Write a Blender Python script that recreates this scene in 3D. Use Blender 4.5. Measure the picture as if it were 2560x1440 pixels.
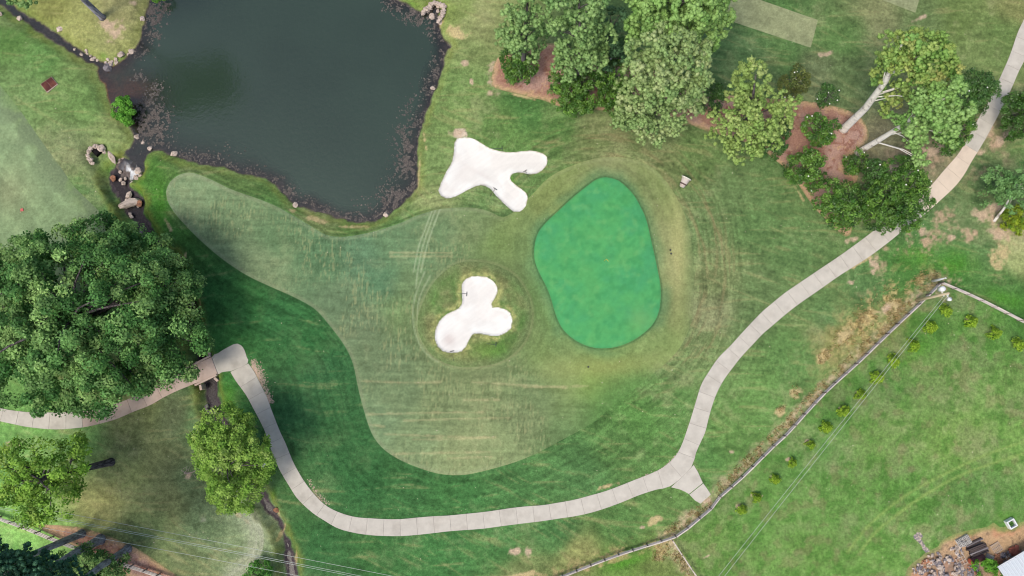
import bpy, math, random
import numpy as np
from mathutils import Vector, Matrix

for o in list(bpy.data.objects):
    bpy.data.objects.remove(o)
scene = bpy.context.scene
col = scene.collection
R = math.radians

# ------------------------------------------------------------------ camera
CAM_H, FPX, TILT = 100.0, 1750.0, R(5.0)
cam_d = bpy.data.cameras.new('camera')
cam_d.sensor_width = 36.0
cam_d.lens = 36.0 * FPX / 2560.0
cam_d.clip_start, cam_d.clip_end = 0.5, 6000
cam = bpy.data.objects.new('camera', cam_d)
cam.location = (0, 0, CAM_H)
cam.rotation_euler = (TILT, 0, 0)
col.objects.link(cam)
scene.camera = cam

# ------------------------------------------------------------------ sky, sun, exposure
SUN_EL, SUN_AZ = R(60), R(225)
world = bpy.data.worlds.new('World')
scene.world = world
world.use_nodes = True
wn = world.node_tree.nodes
wn.clear()
sky = wn.new('ShaderNodeTexSky')
sky.sky_type = 'NISHITA'
sky.sun_disc = False
sky.sun_elevation = SUN_EL
sky.sun_rotation = SUN_AZ
sky.air_density = 1.0
sky.dust_density = 4.0
sky.ozone_density = 1.0
bg = wn.new('ShaderNodeBackground')
bg.inputs['Strength'].default_value = 0.13
wo = wn.new('ShaderNodeOutputWorld')
world.node_tree.links.new(sky.outputs[0], bg.inputs[0])
world.node_tree.links.new(bg.outputs[0], wo.inputs[0])

sun_d = bpy.data.lights.new('sun', 'SUN')
sun_d.energy = 1.5
sun_d.angle = R(18)
sun_d.color = (1.0, 0.93, 0.82)
sun = bpy.data.objects.new('sun', sun_d)
sun.location = (-60, -60, 120)
sdir = Vector((math.cos(SUN_EL) * 0.707, math.cos(SUN_EL) * 0.707, -math.sin(SUN_EL)))
sun.rotation_euler = sdir.to_track_quat('-Z', 'Y').to_euler()
col.objects.link(sun)

vs = scene.view_settings
vs.view_transform = 'Standard'
vs.look = 'None'
vs.gamma = 1.0
vs.exposure = 0.34
vs.use_curve_mapping = False
scene.render.engine = 'CYCLES'
scene.cycles.transparent_max_bounces = 8
scene.cycles.max_bounces = 6
scene.cycles.filter_width = 1.1

# ------------------------------------------------------------------ helpers: projection
CT, ST = math.cos(TILT), math.sin(TILT)
def P(px, py, z=0.0):
    """point of the ground plan at height z that the survey photo shows at px, py"""
    dx, dy = (px - 1280.0) / FPX, -(py - 720.0) / FPX
    wy, wz = dy * CT + ST, dy * ST - CT
    t = (z - CAM_H) / wz
    return Vector((dx * t, wy * t, z))
def PR(px, py, r, z=0.0):
    dy = -(py - 720.0) / FPX
    return r * ((z - CAM_H) / (dy * ST - CT)) / FPX
def Pn(a, z=0.0):
    a = np.asarray(a, float)
    dx, dy = (a[:, 0] - 1280.0) / FPX, -(a[:, 1] - 720.0) / FPX
    wy, wz = dy * CT + ST, dy * ST - CT
    t = (z - CAM_H) / wz
    return np.stack([dx * t, wy * t], 1)
def to_plan(x, y):
    """inverse of P for z=0"""
    cy = y * CT + (-CAM_H) * ST * 1.0
    cz = -y * ST + (-CAM_H) * CT
    return 1280.0 + FPX * x / (-cz), 720.0 - FPX * cy / (-cz)

# ------------------------------------------------------------------ helpers: noise
_tab = np.random.RandomState(7).rand(257, 257).astype(np.float32)
def vnoise(x, y, s=0):
    x = np.asarray(x, np.float64) + s * 17.37
    y = np.asarray(y, np.float64) + s * 31.71
    xi, yi = np.floor(x), np.floor(y)
    fx, fy = x - xi, y - yi
    fx = fx * fx * (3 - 2 * fx); fy = fy * fy * (3 - 2 * fy)
    xi = xi.astype(np.int64) % 256; yi = yi.astype(np.int64) % 256
    a = _tab[xi, yi]; b = _tab[xi + 1, yi]; c = _tab[xi, yi + 1]; d = _tab[xi + 1, yi + 1]
    return (a + (b - a) * fx) * (1 - fy) + (c + (d - c) * fx) * fy
def fbm(x, y, s=0, o=4):
    v, a, t = 0.0, 1.0, 0.0
    for i in range(o):
        c, sn = math.cos(0.7 * i), math.sin(0.7 * i)
        v = v + a * vnoise((c * x - sn * y) * 2 ** i, (sn * x + c * y) * 2 ** i, s + i)
        t += a; a *= 0.5
    return v / t
def sstep(a, b, x):
    t = np.clip((x - a) / (b - a), 0, 1)
    return t * t * (3 - 2 * t)
def lin(c):
    c = np.asarray(c, float) / 255.0
    return np.where(c <= 0.04045, c / 12.92, ((c + 0.055) / 1.055) ** 2.4)
K = 1.2                     # display value of a flat sheet under this sky divided by its albedo
def alb(c):
    return lin(c) / K
def rgba(c):
    a = alb(c); return (float(a[0]), float(a[1]), float(a[2]), 1.0)

# ------------------------------------------------------------------ helpers: outlines and distances
def smooth(pts, closed=True, step=0.5):
    p = np.asarray(pts, float); n = len(p); out = []
    rng = range(n) if closed else range(n - 1)
    for i in rng:
        if closed:
            a, b, c, d = p[(i - 1) % n], p[i], p[(i + 1) % n], p[(i + 2) % n]
        else:
            a, b, c, d = p[max(i - 1, 0)], p[i], p[i + 1], p[min(i + 2, n - 1)]
        k = max(1, int(np.linalg.norm(c - b) / step))
        for j in range(k):
            t = j / k
            out.append(0.5 * ((2 * b) + (c - a) * t + (2 * a - 5 * b + 4 * c - d) * t * t + (3 * b - a - 3 * c + d) * t ** 3))
    if not closed: out.append(p[-1])
    return np.array(out)
def seg_dist(x, y, pts, closed):
    a = pts if closed else pts[:-1]
    b = np.roll(pts, -1, 0) if closed else pts[1:]
    best = np.full(x.shape, 1e9); bx = np.zeros_like(x); by = np.zeros_like(y)
    inside = np.zeros(x.shape, bool)
    for (ax, ay), (cx, cy) in zip(a, b):
        ex, ey = cx - ax, cy - ay
        l2 = ex * ex + ey * ey + 1e-12
        t = np.clip(((x - ax) * ex + (y - ay) * ey) / l2, 0, 1)
        qx, qy = ax + t * ex, ay + t * ey
        d = (x - qx) ** 2 + (y - qy) ** 2
        m = d < best
        best = np.where(m, d, best); bx = np.where(m, qx, bx); by = np.where(m, qy, by)
        if closed and ay != cy:
            inside ^= ((ay > y) != (cy > y)) & (x < ex * (y - ay) / (cy - ay) + ax)
    return np.sqrt(best), inside, bx, by
class Area:
    def __init__(s, px, z=0.0, step=0.6, raw=False, margin=9.0):
        w = Pn(px, z)
        s.pts = w if raw else smooth(w, True, step)
        s.lo = s.pts.min(0) - margin; s.hi = s.pts.max(0) + margin
    def sd(s, x, y, full=False):
        x = np.asarray(x, float); y = np.asarray(y, float)
        shp = x.shape; x = x.ravel(); y = y.ravel()
        out = np.full(x.shape, 99.0); qx = x.copy(); qy = y.copy()
        m = (x > s.lo[0]) & (x < s.hi[0]) & (y > s.lo[1]) & (y < s.hi[1])
        if m.any():
            d, ins, bx, by = seg_dist(x[m], y[m], s.pts, True)
            out[m] = np.where(ins, -d, d); qx[m] = bx; qy[m] = by
        if full: return out.reshape(shp), qx.reshape(shp), qy.reshape(shp)
        return out.reshape(shp)
class Line:
    def __init__(s, px, margin=6.0, z=0.0):
        s.pts = smooth(Pn(px, z), False, 1.0)
        s.lo = s.pts.min(0) - margin; s.hi = s.pts.max(0) + margin
    def d(s, x, y):
        out = np.full(x.shape, 99.0)
        m = (x > s.lo[0]) & (x < s.hi[0]) & (y > s.lo[1]) & (y < s.hi[1])
        if m.any(): out[m] = seg_dist(x[m], y[m], s.pts, False)[0]
        return out

# ------------------------------------------------------------------ helpers: objects
def put(o, parent=None):
    col.objects.link(o)
    if parent is not None: o.parent = parent
    return o
def tag(o, label=None, cat=None, group=None, kind=None):
    if label: o['label'] = label
    if cat: o['category'] = cat
    if group: o['group'] = group
    if kind: o['kind'] = kind
    return o
def thing(name, loc, label, cat, group=None, rz=0.0):
    o = bpy.data.objects.new(name, None)
    o.empty_display_size = 0.3
    o.location = loc; o.rotation_euler = (0, 0, rz)
    put(o); return tag(o, label, cat, group)
def np_mesh(name, v, f, colr=None, smooth_sh=False):
    """v (N,3); f (M,k) faces of equal size"""
    me = bpy.data.meshes.new(name)
    v = np.ascontiguousarray(v, np.float32); f = np.ascontiguousarray(f, np.int32)
    m, k = f.shape
    me.vertices.add(len(v)); me.vertices.foreach_set('co', v.ravel())
    me.loops.add(m * k); me.loops.foreach_set('vertex_index', f.ravel())
    me.polygons.add(m)
    me.polygons.foreach_set('loop_start', np.arange(0, m * k, k, dtype=np.int32))
    me.polygons.foreach_set('loop_total', np.full(m, k, np.int32))
    if smooth_sh: me.polygons.foreach_set('use_smooth', np.ones(m, bool))
    me.update(calc_edges=True)
    if colr is not None:
        ca = me.color_attributes.new('Col', 'FLOAT_COLOR', 'POINT')
        c4 = np.ones((len(v), 4), np.float32); c4[:, :3] = colr
        ca.data.foreach_set('color', c4.ravel())
    return me
def mesh_obj(name, me, m, parent=None):
    me.materials.clear(); me.materials.append(m)
    return put(bpy.data.objects.new(name, me), parent)
class MB:
    """collects boxes, tubes and lumps into one mesh"""
    def __init__(s): s.v = []; s.f = []
    def add(s, v, f):
        n = len(s.v); s.v += [tuple(p) for p in v]; s.f += [tuple(i + n for i in q) for q in f]
    def box(s, c, d, rz=0.0, bev=0.0):
        c = Vector(c); hx, hy, hz = d[0] / 2, d[1] / 2, d[2] / 2
        m = Matrix.Rotation(rz, 3, 'Z')
        if bev > 0:
            b = min(bev, hx * .45, hy * .45, hz * .45); ring = []
            for zz, ins in ((-hz, b), (-hz + b, 0), (hz - b, 0), (hz, b)):
                x, y = hx - ins, hy - ins
                ring.append([Vector((-x, -y, zz)), Vector((x, -y, zz)), Vector((x, y, zz)), Vector((-x, y, zz))])
            v = [c + m @ p for r in ring for p in r]; f = [(3, 2, 1, 0), (12, 13, 14, 15)]
            for k in range(3):
                for i in range(4):
                    j = (i + 1) % 4; f.append((4 * k + i, 4 * k + j, 4 * k + 4 + j, 4 * k + 4 + i))
            s.add(v, f); return
        v = [c + m @ Vector((sx * hx, sy * hy, sz * hz)) for sz in (-1, 1) for sx, sy in ((-1, -1), (1, -1), (1, 1), (-1, 1))]
        s.add(v, [(3, 2, 1, 0), (4, 5, 6, 7), (0, 1, 5, 4), (1, 2, 6, 5), (2, 3, 7, 6), (3, 0, 4, 7)])
    def tube(s, pts, rad, n=8, cap=True):
        pts = [Vector(p) for p in pts]
        if not hasattr(rad, '__len__'): rad = [rad] * len(pts)
        rings = []; prev = None
        for i, p in enumerate(pts):
            t = (pts[min(i + 1, len(pts) - 1)] - pts[max(i - 1, 0)]).normalized()
            u = prev if prev is not None else (Vector((1, 0, 0)) if abs(t.x) < .9 else Vector((0, 1, 0)))
            u = (u - t * u.dot(t)).normalized(); w = t.cross(u); prev = u
            rings.append([p + (u * math.cos(2 * math.pi * k / n) + w * math.sin(2 * math.pi * k / n)) * rad[i] for k in range(n)])
        v = [q for r in rings for q in r]; f = []
        for i in range(len(pts) - 1):
            for k in range(n):
                j = (k + 1) % n
                f.append((i * n + k, i * n + j, (i + 1) * n + j, (i + 1) * n + k))
        if cap:
            f.append(tuple(range(n - 1, -1, -1))); f.append(tuple((len(pts) - 1) * n + k for k in range(n)))
        s.add(v, f)
    def lathe(s, prof, n=20, c=(0, 0, 0), m=None):
        c = Vector(c); v = []; f = []
        for r, z in prof:
            for k in range(n):
                p = Vector((r * math.cos(2 * math.pi * k / n), r * math.sin(2 * math.pi * k / n), z))
                v.append(c + (m @ p if m else p))
        for i in range(len(prof) - 1):
            for k in range(n):
                j = (k + 1) % n; f.append((i * n + k, i * n + j, (i + 1) * n + j, (i + 1) * n + k))
        s.add(v, f)
    def prism(s, ring, z0, z1):
        """ring of (x,y); z0,z1 scalars or lists"""
        n = len(ring)
        za = z0 if hasattr(z0, '__len__') else [z0] * n
        zb = z1 if hasattr(z1, '__len__') else [z1] * n
        v = [(p[0], p[1], za[i]) for i, p in enumerate(ring)] + [(p[0], p[1], zb[i]) for i, p in enumerate(ring)]
        f = [tuple(range(n - 1, -1, -1)), tuple(range(n, 2 * n))]
        for i in range(n):
            j = (i + 1) % n; f.append((i, j, n + j, n + i))
        s.add(v, f)
    def mesh(s, name, sm=False):
        me = bpy.data.meshes.new(name); me.from_pydata(s.v, [], s.f); me.update()
        if sm: me.polygons.foreach_set('use_smooth', [True] * len(me.polygons))
        return me
    def build(s, name, mat, parent=None, sm=False):
        return mesh_obj(name, s.mesh(name, sm), mat, parent)

# ------------------------------------------------------------------ helpers: materials
def nn(nt, t, **kw):
    n = nt.nodes.new(t)
    for k, v in kw.items(): setattr(n, k, v)
    return n
def base_mat(name, rough=0.8, spec=0.3):
    m = bpy.data.materials.new(name); m.use_nodes = True
    nt = m.node_tree; b = nt.nodes['Principled BSDF']
    b.inputs['Roughness'].default_value = rough
    b.inputs['Specular IOR Level'].default_value = spec
    return m, nt, b
def noise_node(nt, scale, detail=4.0, vec=None, rough=0.6):
    n = nn(nt, 'ShaderNodeTexNoise'); n.inputs['Scale'].default_value = scale
    n.inputs['Detail'].default_value = detail; n.inputs['Roughness'].default_value = rough
    if vec: nt.links.new(vec, n.inputs['Vector'])
    return n
def maprange(nt, src, a, b, c, d):
    n = nn(nt, 'ShaderNodeMapRange'); nt.links.new(src, n.inputs[0])
    for i, v in enumerate((a, b, c, d)): n.inputs[i + 1].default_value = v
    return n.outputs[0]
def mul_col(nt, colsock, valsock):
    n = nn(nt, 'ShaderNodeVectorMath', operation='SCALE')
    nt.links.new(colsock, n.inputs[0]); nt.links.new(valsock, n.inputs['Scale'])
    return n.outputs[0]
def solid(name, c, rough=0.8, spec=0.3, scale=3.0, amt=0.25, bump=0.0, bscale=20.0, metal=0.0, c2=None, thr=(0.45, 0.6), objrand=0.0, stretch=None):
    """one colour (sRGB as lit in daylight), grain and blotches from object-space noise"""
    m, nt, b = base_mat(name, rough, spec)
    b.inputs['Metallic'].default_value = metal
    tc = nn(nt, 'ShaderNodeTexCoord'); vec = tc.outputs['Object']
    if stretch:
        mp = nn(nt, 'ShaderNodeMapping'); mp.inputs['Scale'].default_value = stretch
        nt.links.new(vec, mp.inputs[0]); vec = mp.outputs[0]
    oi = nn(nt, 'ShaderNodeObjectInfo')
    add = nn(nt, 'ShaderNodeVectorMath', operation='ADD'); nt.links.new(vec, add.inputs[0])
    sc = nn(nt, 'ShaderNodeMath', operation='MULTIPLY'); nt.links.new(oi.outputs['Random'], sc.inputs[0]); sc.inputs[1].default_value = 57.0
    nt.links.new(sc.outputs[0], add.inputs[1]); vec = add.outputs[0]
    n1 = noise_node(nt, scale, 5.0, vec)
    rgb = nn(nt, 'ShaderNodeRGB'); rgb.outputs[0].default_value = rgba(c); cs = rgb.outputs[0]
    if c2 is not None:
        n2 = noise_node(nt, scale * 0.6, 6.0, vec)
        mx = nn(nt, 'ShaderNodeMix', data_type='RGBA')
        nt.links.new(maprange(nt, n2.outputs[0], thr[0], thr[1], 0, 1), mx.inputs[0])
        mx.inputs[6].default_value = rgba(c); mx.inputs[7].default_value = rgba(c2); cs = mx.outputs[2]
    f = maprange(nt, n1.outputs[0], 0.25, 0.75, 1 - amt, 1 + amt)
    cs = mul_col(nt, cs, f)
    if objrand:
        cs = mul_col(nt, cs, maprange(nt, oi.outputs['Random'], 0, 1, 1 - objrand, 1 + objrand))
    nt.links.new(cs, b.inputs['Base Color'])
    if bump:
        n3 = noise_node(nt, bscale, 4.0, vec)
        bp = nn(nt, 'ShaderNodeBump'); bp.inputs['Strength'].default_value = bump; bp.inputs['Distance'].default_value = 0.05
        nt.links.new(n3.outputs[0], bp.inputs['Height']); nt.links.new(bp.outputs[0], b.inputs['Normal'])
    return m
def turf(name, rough=0.95, grain=0.22, s1=2.2, s2=9.0, bump=0.5, dist=0.05, spec=0.1):
    """per-vertex turf colour with blade-scale grain"""
    m, nt, b = base_mat(name, rough, spec)
    at = nn(nt, 'ShaderNodeAttribute', attribute_name='Col')
    tc = nn(nt, 'ShaderNodeTexCoord'); vec = tc.outputs['Object']
    n1 = noise_node(nt, s1, 5.0, vec, 0.65); n2 = noise_node(nt, s2, 3.0, vec, 0.7)
    f1 = maprange(nt, n1.outputs[0], 0.28, 0.72, 1 - grain, 1 + grain)
    f2 = maprange(nt, n2.outputs[0], 0.28, 0.72, 1 - grain, 1 + grain)
    c = mul_col(nt, mul_col(nt, at.outputs['Color'], f1), f2)
    nt.links.new(c, b.inputs['Base Color'])
    bp = nn(nt, 'ShaderNodeBump'); bp.inputs['Strength'].default_value = bump; bp.inputs['Distance'].default_value = dist
    nt.links.new(n2.outputs[0], bp.inputs['Height']); nt.links.new(bp.outputs[0], b.inputs['Normal'])
    return m
def leaf_mat(name, rough=0.55, spec=0.3, trans=0.25):
    m, nt, b = base_mat(name, rough, spec)
    at = nn(nt, 'ShaderNodeAttribute', attribute_name='Col')
    nt.links.new(at.outputs['Color'], b.inputs['Base Color'])
    tr = nn(nt, 'ShaderNodeBsdfTranslucent')
    hs = nn(nt, 'ShaderNodeHueSaturation'); hs.inputs['Hue'].default_value = 0.485; hs.inputs['Value'].default_value = 1.1
    nt.links.new(at.outputs['Color'], hs.inputs['Color']); nt.links.new(hs.outputs[0], tr.inputs['Color'])
    mx = nn(nt, 'ShaderNodeMixShader'); mx.inputs[0].default_value = trans
    nt.links.new(b.outputs[0], mx.inputs[1]); nt.links.new(tr.outputs[0], mx.inputs[2])
    nt.links.new(mx.outputs[0], nt.nodes['Material Output'].inputs[0])
    return m
def water_mat(name, murk, ior=1.75, rip=0.5, gr=0.10):
    m, nt, b = base_mat(name, 0.12, 0.5)
    nt.nodes.remove(b)
    at = nn(nt, 'ShaderNodeAttribute', attribute_name='Col')
    tc = nn(nt, 'ShaderNodeTexCoord')
    n0 = noise_node(nt, 0.035, 3.0, tc.outputs['Object'])
    df = nn(nt, 'ShaderNodeBsdfDiffuse')
    rgb = nn(nt, 'ShaderNodeRGB'); rgb.outputs[0].default_value = rgba(murk)
    nt.links.new(mul_col(nt, rgb.outputs[0], maprange(nt, n0.outputs[0], 0.3, 0.7, 0.82, 1.18)), df.inputs['Color'])
    tp = nn(nt, 'ShaderNodeBsdfTransparent'); tp.inputs['Color'].default_value = (0.80, 0.78, 0.76, 1)
    mx = nn(nt, 'ShaderNodeMixShader'); nt.links.new(at.outputs['Fac'], mx.inputs[0])
    nt.links.new(tp.outputs[0], mx.inputs[1]); nt.links.new(df.outputs[0], mx.inputs[2])
    gl = nn(nt, 'ShaderNodeBsdfGlossy'); gl.inputs['Roughness'].default_value = gr
    n1 = noise_node(nt, 1.6, 4.0, tc.outputs['Object']); bp = nn(nt, 'ShaderNodeBump')
    bp.inputs['Strength'].default_value = rip; bp.inputs['Distance'].default_value = 0.06
    nt.links.new(n1.outputs[0], bp.inputs['Height']); nt.links.new(bp.outputs[0], gl.inputs['Normal'])
    fr = nn(nt, 'ShaderNodeFresnel'); fr.inputs['IOR'].default_value = ior
    m2 = nn(nt, 'ShaderNodeMixShader'); nt.links.new(fr.outputs[0], m2.inputs[0])
    nt.links.new(mx.outputs[0], m2.inputs[1]); nt.links.new(gl.outputs[0], m2.inputs[2])
    nt.links.new(m2.outputs[0], nt.nodes['Material Output'].inputs[0])
    return m

M = {}
M['rough'] = turf('rough_turf', grain=0.32, s1=2.4, s2=8.0, bump=0.7, dist=0.08)
M['fairway'] = turf('fairway_turf', grain=0.20, s1=3.0, s2=10.0, bump=0.3)
M['green'] = turf('green_turf', grain=0.05, s1=1.6, s2=9.0, bump=0.15)
M['sand'] = turf('bunker_sand', rough=1.0, grain=0.025, s1=0.8, s2=6.0, bump=0.15)
M['straw'] = turf('pine_straw', grain=0.28, s1=5.0, s2=11.0, bump=0.9, dist=0.06)
M['dirt'] = turf('yard_dirt', grain=0.25, s1=2.0, s2=8.0, bump=0.7)
M['path'] = solid('path_concrete', (207, 202, 190), 0.9, 0.2, 0.9, 0.10, 0.15, 30, c2=(190, 184, 172), thr=(0.5, 0.75), objrand=0.025)
M['path_tan'] = solid('path_concrete_tan', (232, 216, 196), 0.9, 0.2, 0.7, 0.06, 0.15, 30, c2=(214, 198, 180), thr=(0.5, 0.75), objrand=0.03)
M['path_warm'] = solid('path_concrete_warm', (205, 185, 172), 0.9, 0.2, 0.7, 0.08, 0.15, 30, c2=(184, 160, 146), thr=(0.5, 0.75), objrand=0.04)
M['joint'] = solid('path_joint', (150, 142, 136), 0.95, 0.1)
M['deck'] = solid('bridge_concrete', (206, 186, 174), 0.9, 0.2, 0.8, 0.08, 0.2, 25, c2=(184, 162, 148), thr=(0.48, 0.72))
M['rock'] = solid('boulder_rock', (206, 190, 176), 0.9, 0.2, 2.5, 0.22, 0.6, 6, c2=(160, 144, 132), thr=(0.5, 0.62), objrand=0.14)
M['rock_red'] = solid('red_rock', (186, 134, 104), 0.9, 0.2, 2.5, 0.2, 0.6, 6, c2=(150, 110, 90), objrand=0.1)
M['rock_grey'] = solid('grey_rock', (150, 144, 148), 0.9, 0.2, 2.5, 0.25, 0.6, 6, c2=(105, 100, 104), objrand=0.15)
M['weed'] = turf('dead_water_weed', grain=0.2, s1=4, s2=12, bump=0.5)
M['leaf'] = leaf_mat('leaf', 0.55, 0.2, 0.25)
M['gloss_leaf'] = leaf_mat('glossy_leaf', 0.42, 0.4, 0.10)
M['needle'] = leaf_mat('needle', 0.6, 0.25, 0.2)
M['grass_blade'] = leaf_mat('grass_blade', 0.8, 0.1, 0.2)
M['bark'] = solid('bark_grey', (112, 106, 108), 0.95, 0.15, 2.0, 0.3, 0.8, 8, c2=(72, 66, 68), stretch=(3, 3, 0.7))
M['bark_dark'] = solid('bark_dark', (170, 170, 182), 0.95, 0.15, 2.0, 0.3, 0.8, 8, c2=(118, 116, 126), stretch=(3, 3, 0.7))
M['bark_pale'] = solid('bark_pale', (244, 240, 232), 0.95, 0.15, 1.6, 0.18, 0.7, 7, c2=(150, 140, 134), thr=(0.55, 0.70), stretch=(1.2, 1.2, 1.2))
M['twig'] = solid('twig', (128, 114, 100), 0.95, 0.1)
M['fence'] = solid('weathered_rail', (218, 208, 198), 0.95, 0.1, 2.0, 0.15, 0.4, 14, c2=(200, 192, 186), objrand=0.08)
M['post'] = solid('fence_post', (140, 128, 120), 0.95, 0.1, 2.5, 0.25, 0.4, 14, objrand=0.15)
M['pole'] = solid('pole_wood', (214, 198, 168), 0.9, 0.15, 1.5, 0.12, 0.3, 14)
M['white_metal'] = solid('white_metal', (240, 242, 245), 0.4, 0.4, 2, 0.04)
M['wire'] = solid('wire', (196, 204, 196), 0.5, 0.4, 2, 0.05)
M['steel'] = solid('dark_steel', (62, 66, 74), 0.6, 0.4, 3, 0.1)
M['rust'] = solid('rusty_plate', (86, 46, 44), 0.85, 0.3, 1.8, 0.25, 0.3, 12, c2=(112, 66, 56))
M['frame'] = solid('pale_frame', (196, 178, 164), 0.9, 0.2, 3, 0.12)
M['red'] = solid('red_plate', (214, 110, 104), 0.7, 0.3, 6, 0.12)
M['yellow'] = solid('yellow_cloth', (232, 216, 84), 0.7, 0.2, 3, 0.08)
M['bell'] = solid('bell_cast', (206, 196, 188), 0.75, 0.3, 1.6, 0.10, 0.2, 9, c2=(188, 160, 140), thr=(0.52, 0.7))
M['bell_rim'] = solid('bell_rim', (226, 226, 212), 0.7, 0.3, 2, 0.06)
M['bell_dark'] = solid('bell_band', (104, 86, 82), 0.85, 0.2, 3, 0.3)
M['block'] = solid('concrete_block', (206, 202, 196), 0.95, 0.1, 3, 0.12, 0.3, 20, objrand=0.1)
M['timber'] = solid('dark_timber', (86, 76, 74), 0.9, 0.2, 2, 0.3, 0.4, 12, objrand=0.3, stretch=(0.6, 4, 4))
M['timber_grey'] = solid('grey_timber', (138, 132, 134), 0.9, 0.2, 2, 0.25, 0.4, 12, objrand=0.25, stretch=(0.6, 4, 4))
M['pallet'] = solid('pallet_wood', (186, 170, 156), 0.95, 0.1, 2, 0.2, 0.3, 14, objrand=0.12)
M['tank'] = solid('rusted_tank', (96, 60, 60), 0.7, 0.35, 1.6, 0.2, 0.2, 10, c2=(70, 46, 52))
M['tank_end'] = solid('tank_end', (196, 104, 74), 0.8, 0.25, 2, 0.2)
M['brick'] = solid('red_brick', (168, 104, 88), 0.95, 0.1, 4, 0.2, 0.3, 14, objrand=0.2)
M['roof'] = solid('pale_sheet_metal', (214, 222, 228), 0.45, 0.4, 0.6, 0.05, 0.0, metal=0.0)
M['wall'] = solid('shed_wall', (150, 146, 140), 0.8, 0.2)
M['foam'] = turf('cascade', rough=0.6, grain=0.15, s1=4, s2=9, bump=0.6, dist=0.1)
M['gravel'] = solid('gravel', (204, 180, 164), 0.95, 0.1, 3, 0.25)
M['petal'] = solid('white_petal', (246, 246, 240), 0.6, 0.2, 2, 0.05)
M['litter'] = solid('dry_leaf_litter', (214, 204, 178), 0.9, 0.1, 3, 0.2)
M['black'] = solid('hole_shade_and_black', (34, 32, 34), 0.95, 0.1)
M['pond'] = water_mat('pond_water', (52, 70, 57))
M['creekw'] = water_mat('creek_water', (72, 68, 72), 1.33, 0.12, 0.3)

# ------------------------------------------------------------------ outlines of the course (survey plan)
WL, WL2 = -0.7, -1.5          # pond and lower creek levels
POND = [(372,-70),(374,0),(366,25),(362,55),(357,80),(350,100),(342,120),(325,130),(315,145),(300,158),(284,166),(262,172),(247,168),
 (244,180),(250,198),(262,212),(267,235),(272,250),(292,283),(318,308),(334,330),(338,350),(330,368),(315,380),(322,398),(336,412),(350,424),
 (358,412),(363,398),(376,381),(397,375),(437,390),(475,405),(550,417),(600,430),(640,438),(665,445),(690,462),(715,490),(735,510),(765,520),
 (802,532),(840,543),(890,555),(927,554),(960,542),(990,522),(1015,495),(1040,470),(1042,410),(1044,360),(1055,320),(1070,270),(1087,225),
 (1100,195),(1110,155),(1115,130),(1125,118),(1110,100),(1100,75),(1096,52),(1100,24),(1086,14),(1064,28),(1057,31),(1030,17),(1007,5),(990,-3),(975,-70)]
CREEK_UP = [(-60,-30),(0,-12),(18,0),(45,26),(80,48),(112,66),(140,84),(162,100),(180,114),(205,130),(232,146),(262,160),(258,176),(240,166),(215,150),
 (190,136),(165,122),(140,106),(120,92),(98,78),(72,60),(40,40),(10,16),(-60,-8)]
CREEK = [(290,420),(318,404),(345,420),(352,436),(340,450),(324,455),(322,468),(340,483),(358,497),(366,512),(357,532),(366,545),(380,562),(388,580),
 (402,604),(430,634),(452,652),(462,680),(468,710),(478,738),(492,770),(496,800),(500,830),(512,868),(532,905),(540,945),(546,985),(552,1012),(562,1040),
 (590,1090),(625,1160),(660,1225),(682,1262),(697,1292),(716,1335),(732,1370),(738,1400),(744,1440),(752,1500),(728,1500),(720,1440),(712,1385),
 (707,1345),(692,1305),(668,1282),(652,1260),(648,1240),(620,1190),(585,1120),(550,1060),(524,1028),(518,1000),(510,960),(502,915),(486,868),(476,820),
 (472,790),(466,750),(455,715),(446,690),(432,668),(410,640),(385,612),(362,590),(345,572),(330,550),(312,524),(296,496),(280,470),(272,445),(278,428)]
DITCH = [(218,384),(226,369),(243,362),(262,374),(276,392),(288,415),(286,440),(290,470),(284,478),(268,456),(250,430),(234,410)]
FAIR = [(415,480),(425,455),(450,436),(482,432),(530,450),(580,474),(640,495),(690,515),(735,540),(780,567),(815,587),(852,592),(890,588),(940,577),(1002,557),
 (1040,540),(1090,525),(1140,519),(1190,520),(1227,530),(1258,543),(1290,525),(1330,487),(1370,446),(1420,418),(1490,396),(1560,394),(1620,412),(1662,448),(1700,510),(1722,566),
 (1732,640),(1736,740),(1728,805),(1708,855),(1680,893),(1640,928),(1600,962),(1540,1008),(1470,1064),(1400,1102),(1340,1134),(1280,1158),(1200,1180),(1150,1188),(1100,1185),(1050,1171),
 (1000,1150),(960,1124),(935,1094),(920,1060),(905,1010),(893,960),(885,920),(874,888),(853,852),(824,814),(792,777),(760,756),(720,736),(670,714),(620,690),(570,658),(520,618),(470,570),(435,530),(418,500)]
FAIR2 = [(-120,120),(-40,170),(0,213),(50,275),(110,360),(150,414),(187,467),(235,515),(285,570),(300,640),(240,720),(60,740),(-120,740)]
SURR = [(1180,654),(1230,660),(1280,684),(1310,720),(1328,765),(1326,815),(1306,860),(1270,894),(1225,912),(1160,918),(1110,906),(1075,882),(1050,842),(1044,800),(1060,750),(1085,706),(1120,672),(1150,657)]
GREEN = [(1515,444),(1545,452),(1567,470),(1585,490),(1602,520),(1615,550),(1627,600),(1635,635),(1643,672),(1650,710),(1651,745),(1647,777),(1635,805),(1612,830),(1580,852),(1542,867),
 (1505,871),(1475,867),(1442,853),(1416,833),(1400,812),(1387,780),(1377,745),(1365,715),(1347,680),(1336,647),(1337,610),(1347,580),(1367,555),(1400,524),(1435,492),(1470,464),(1492,449)]
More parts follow.
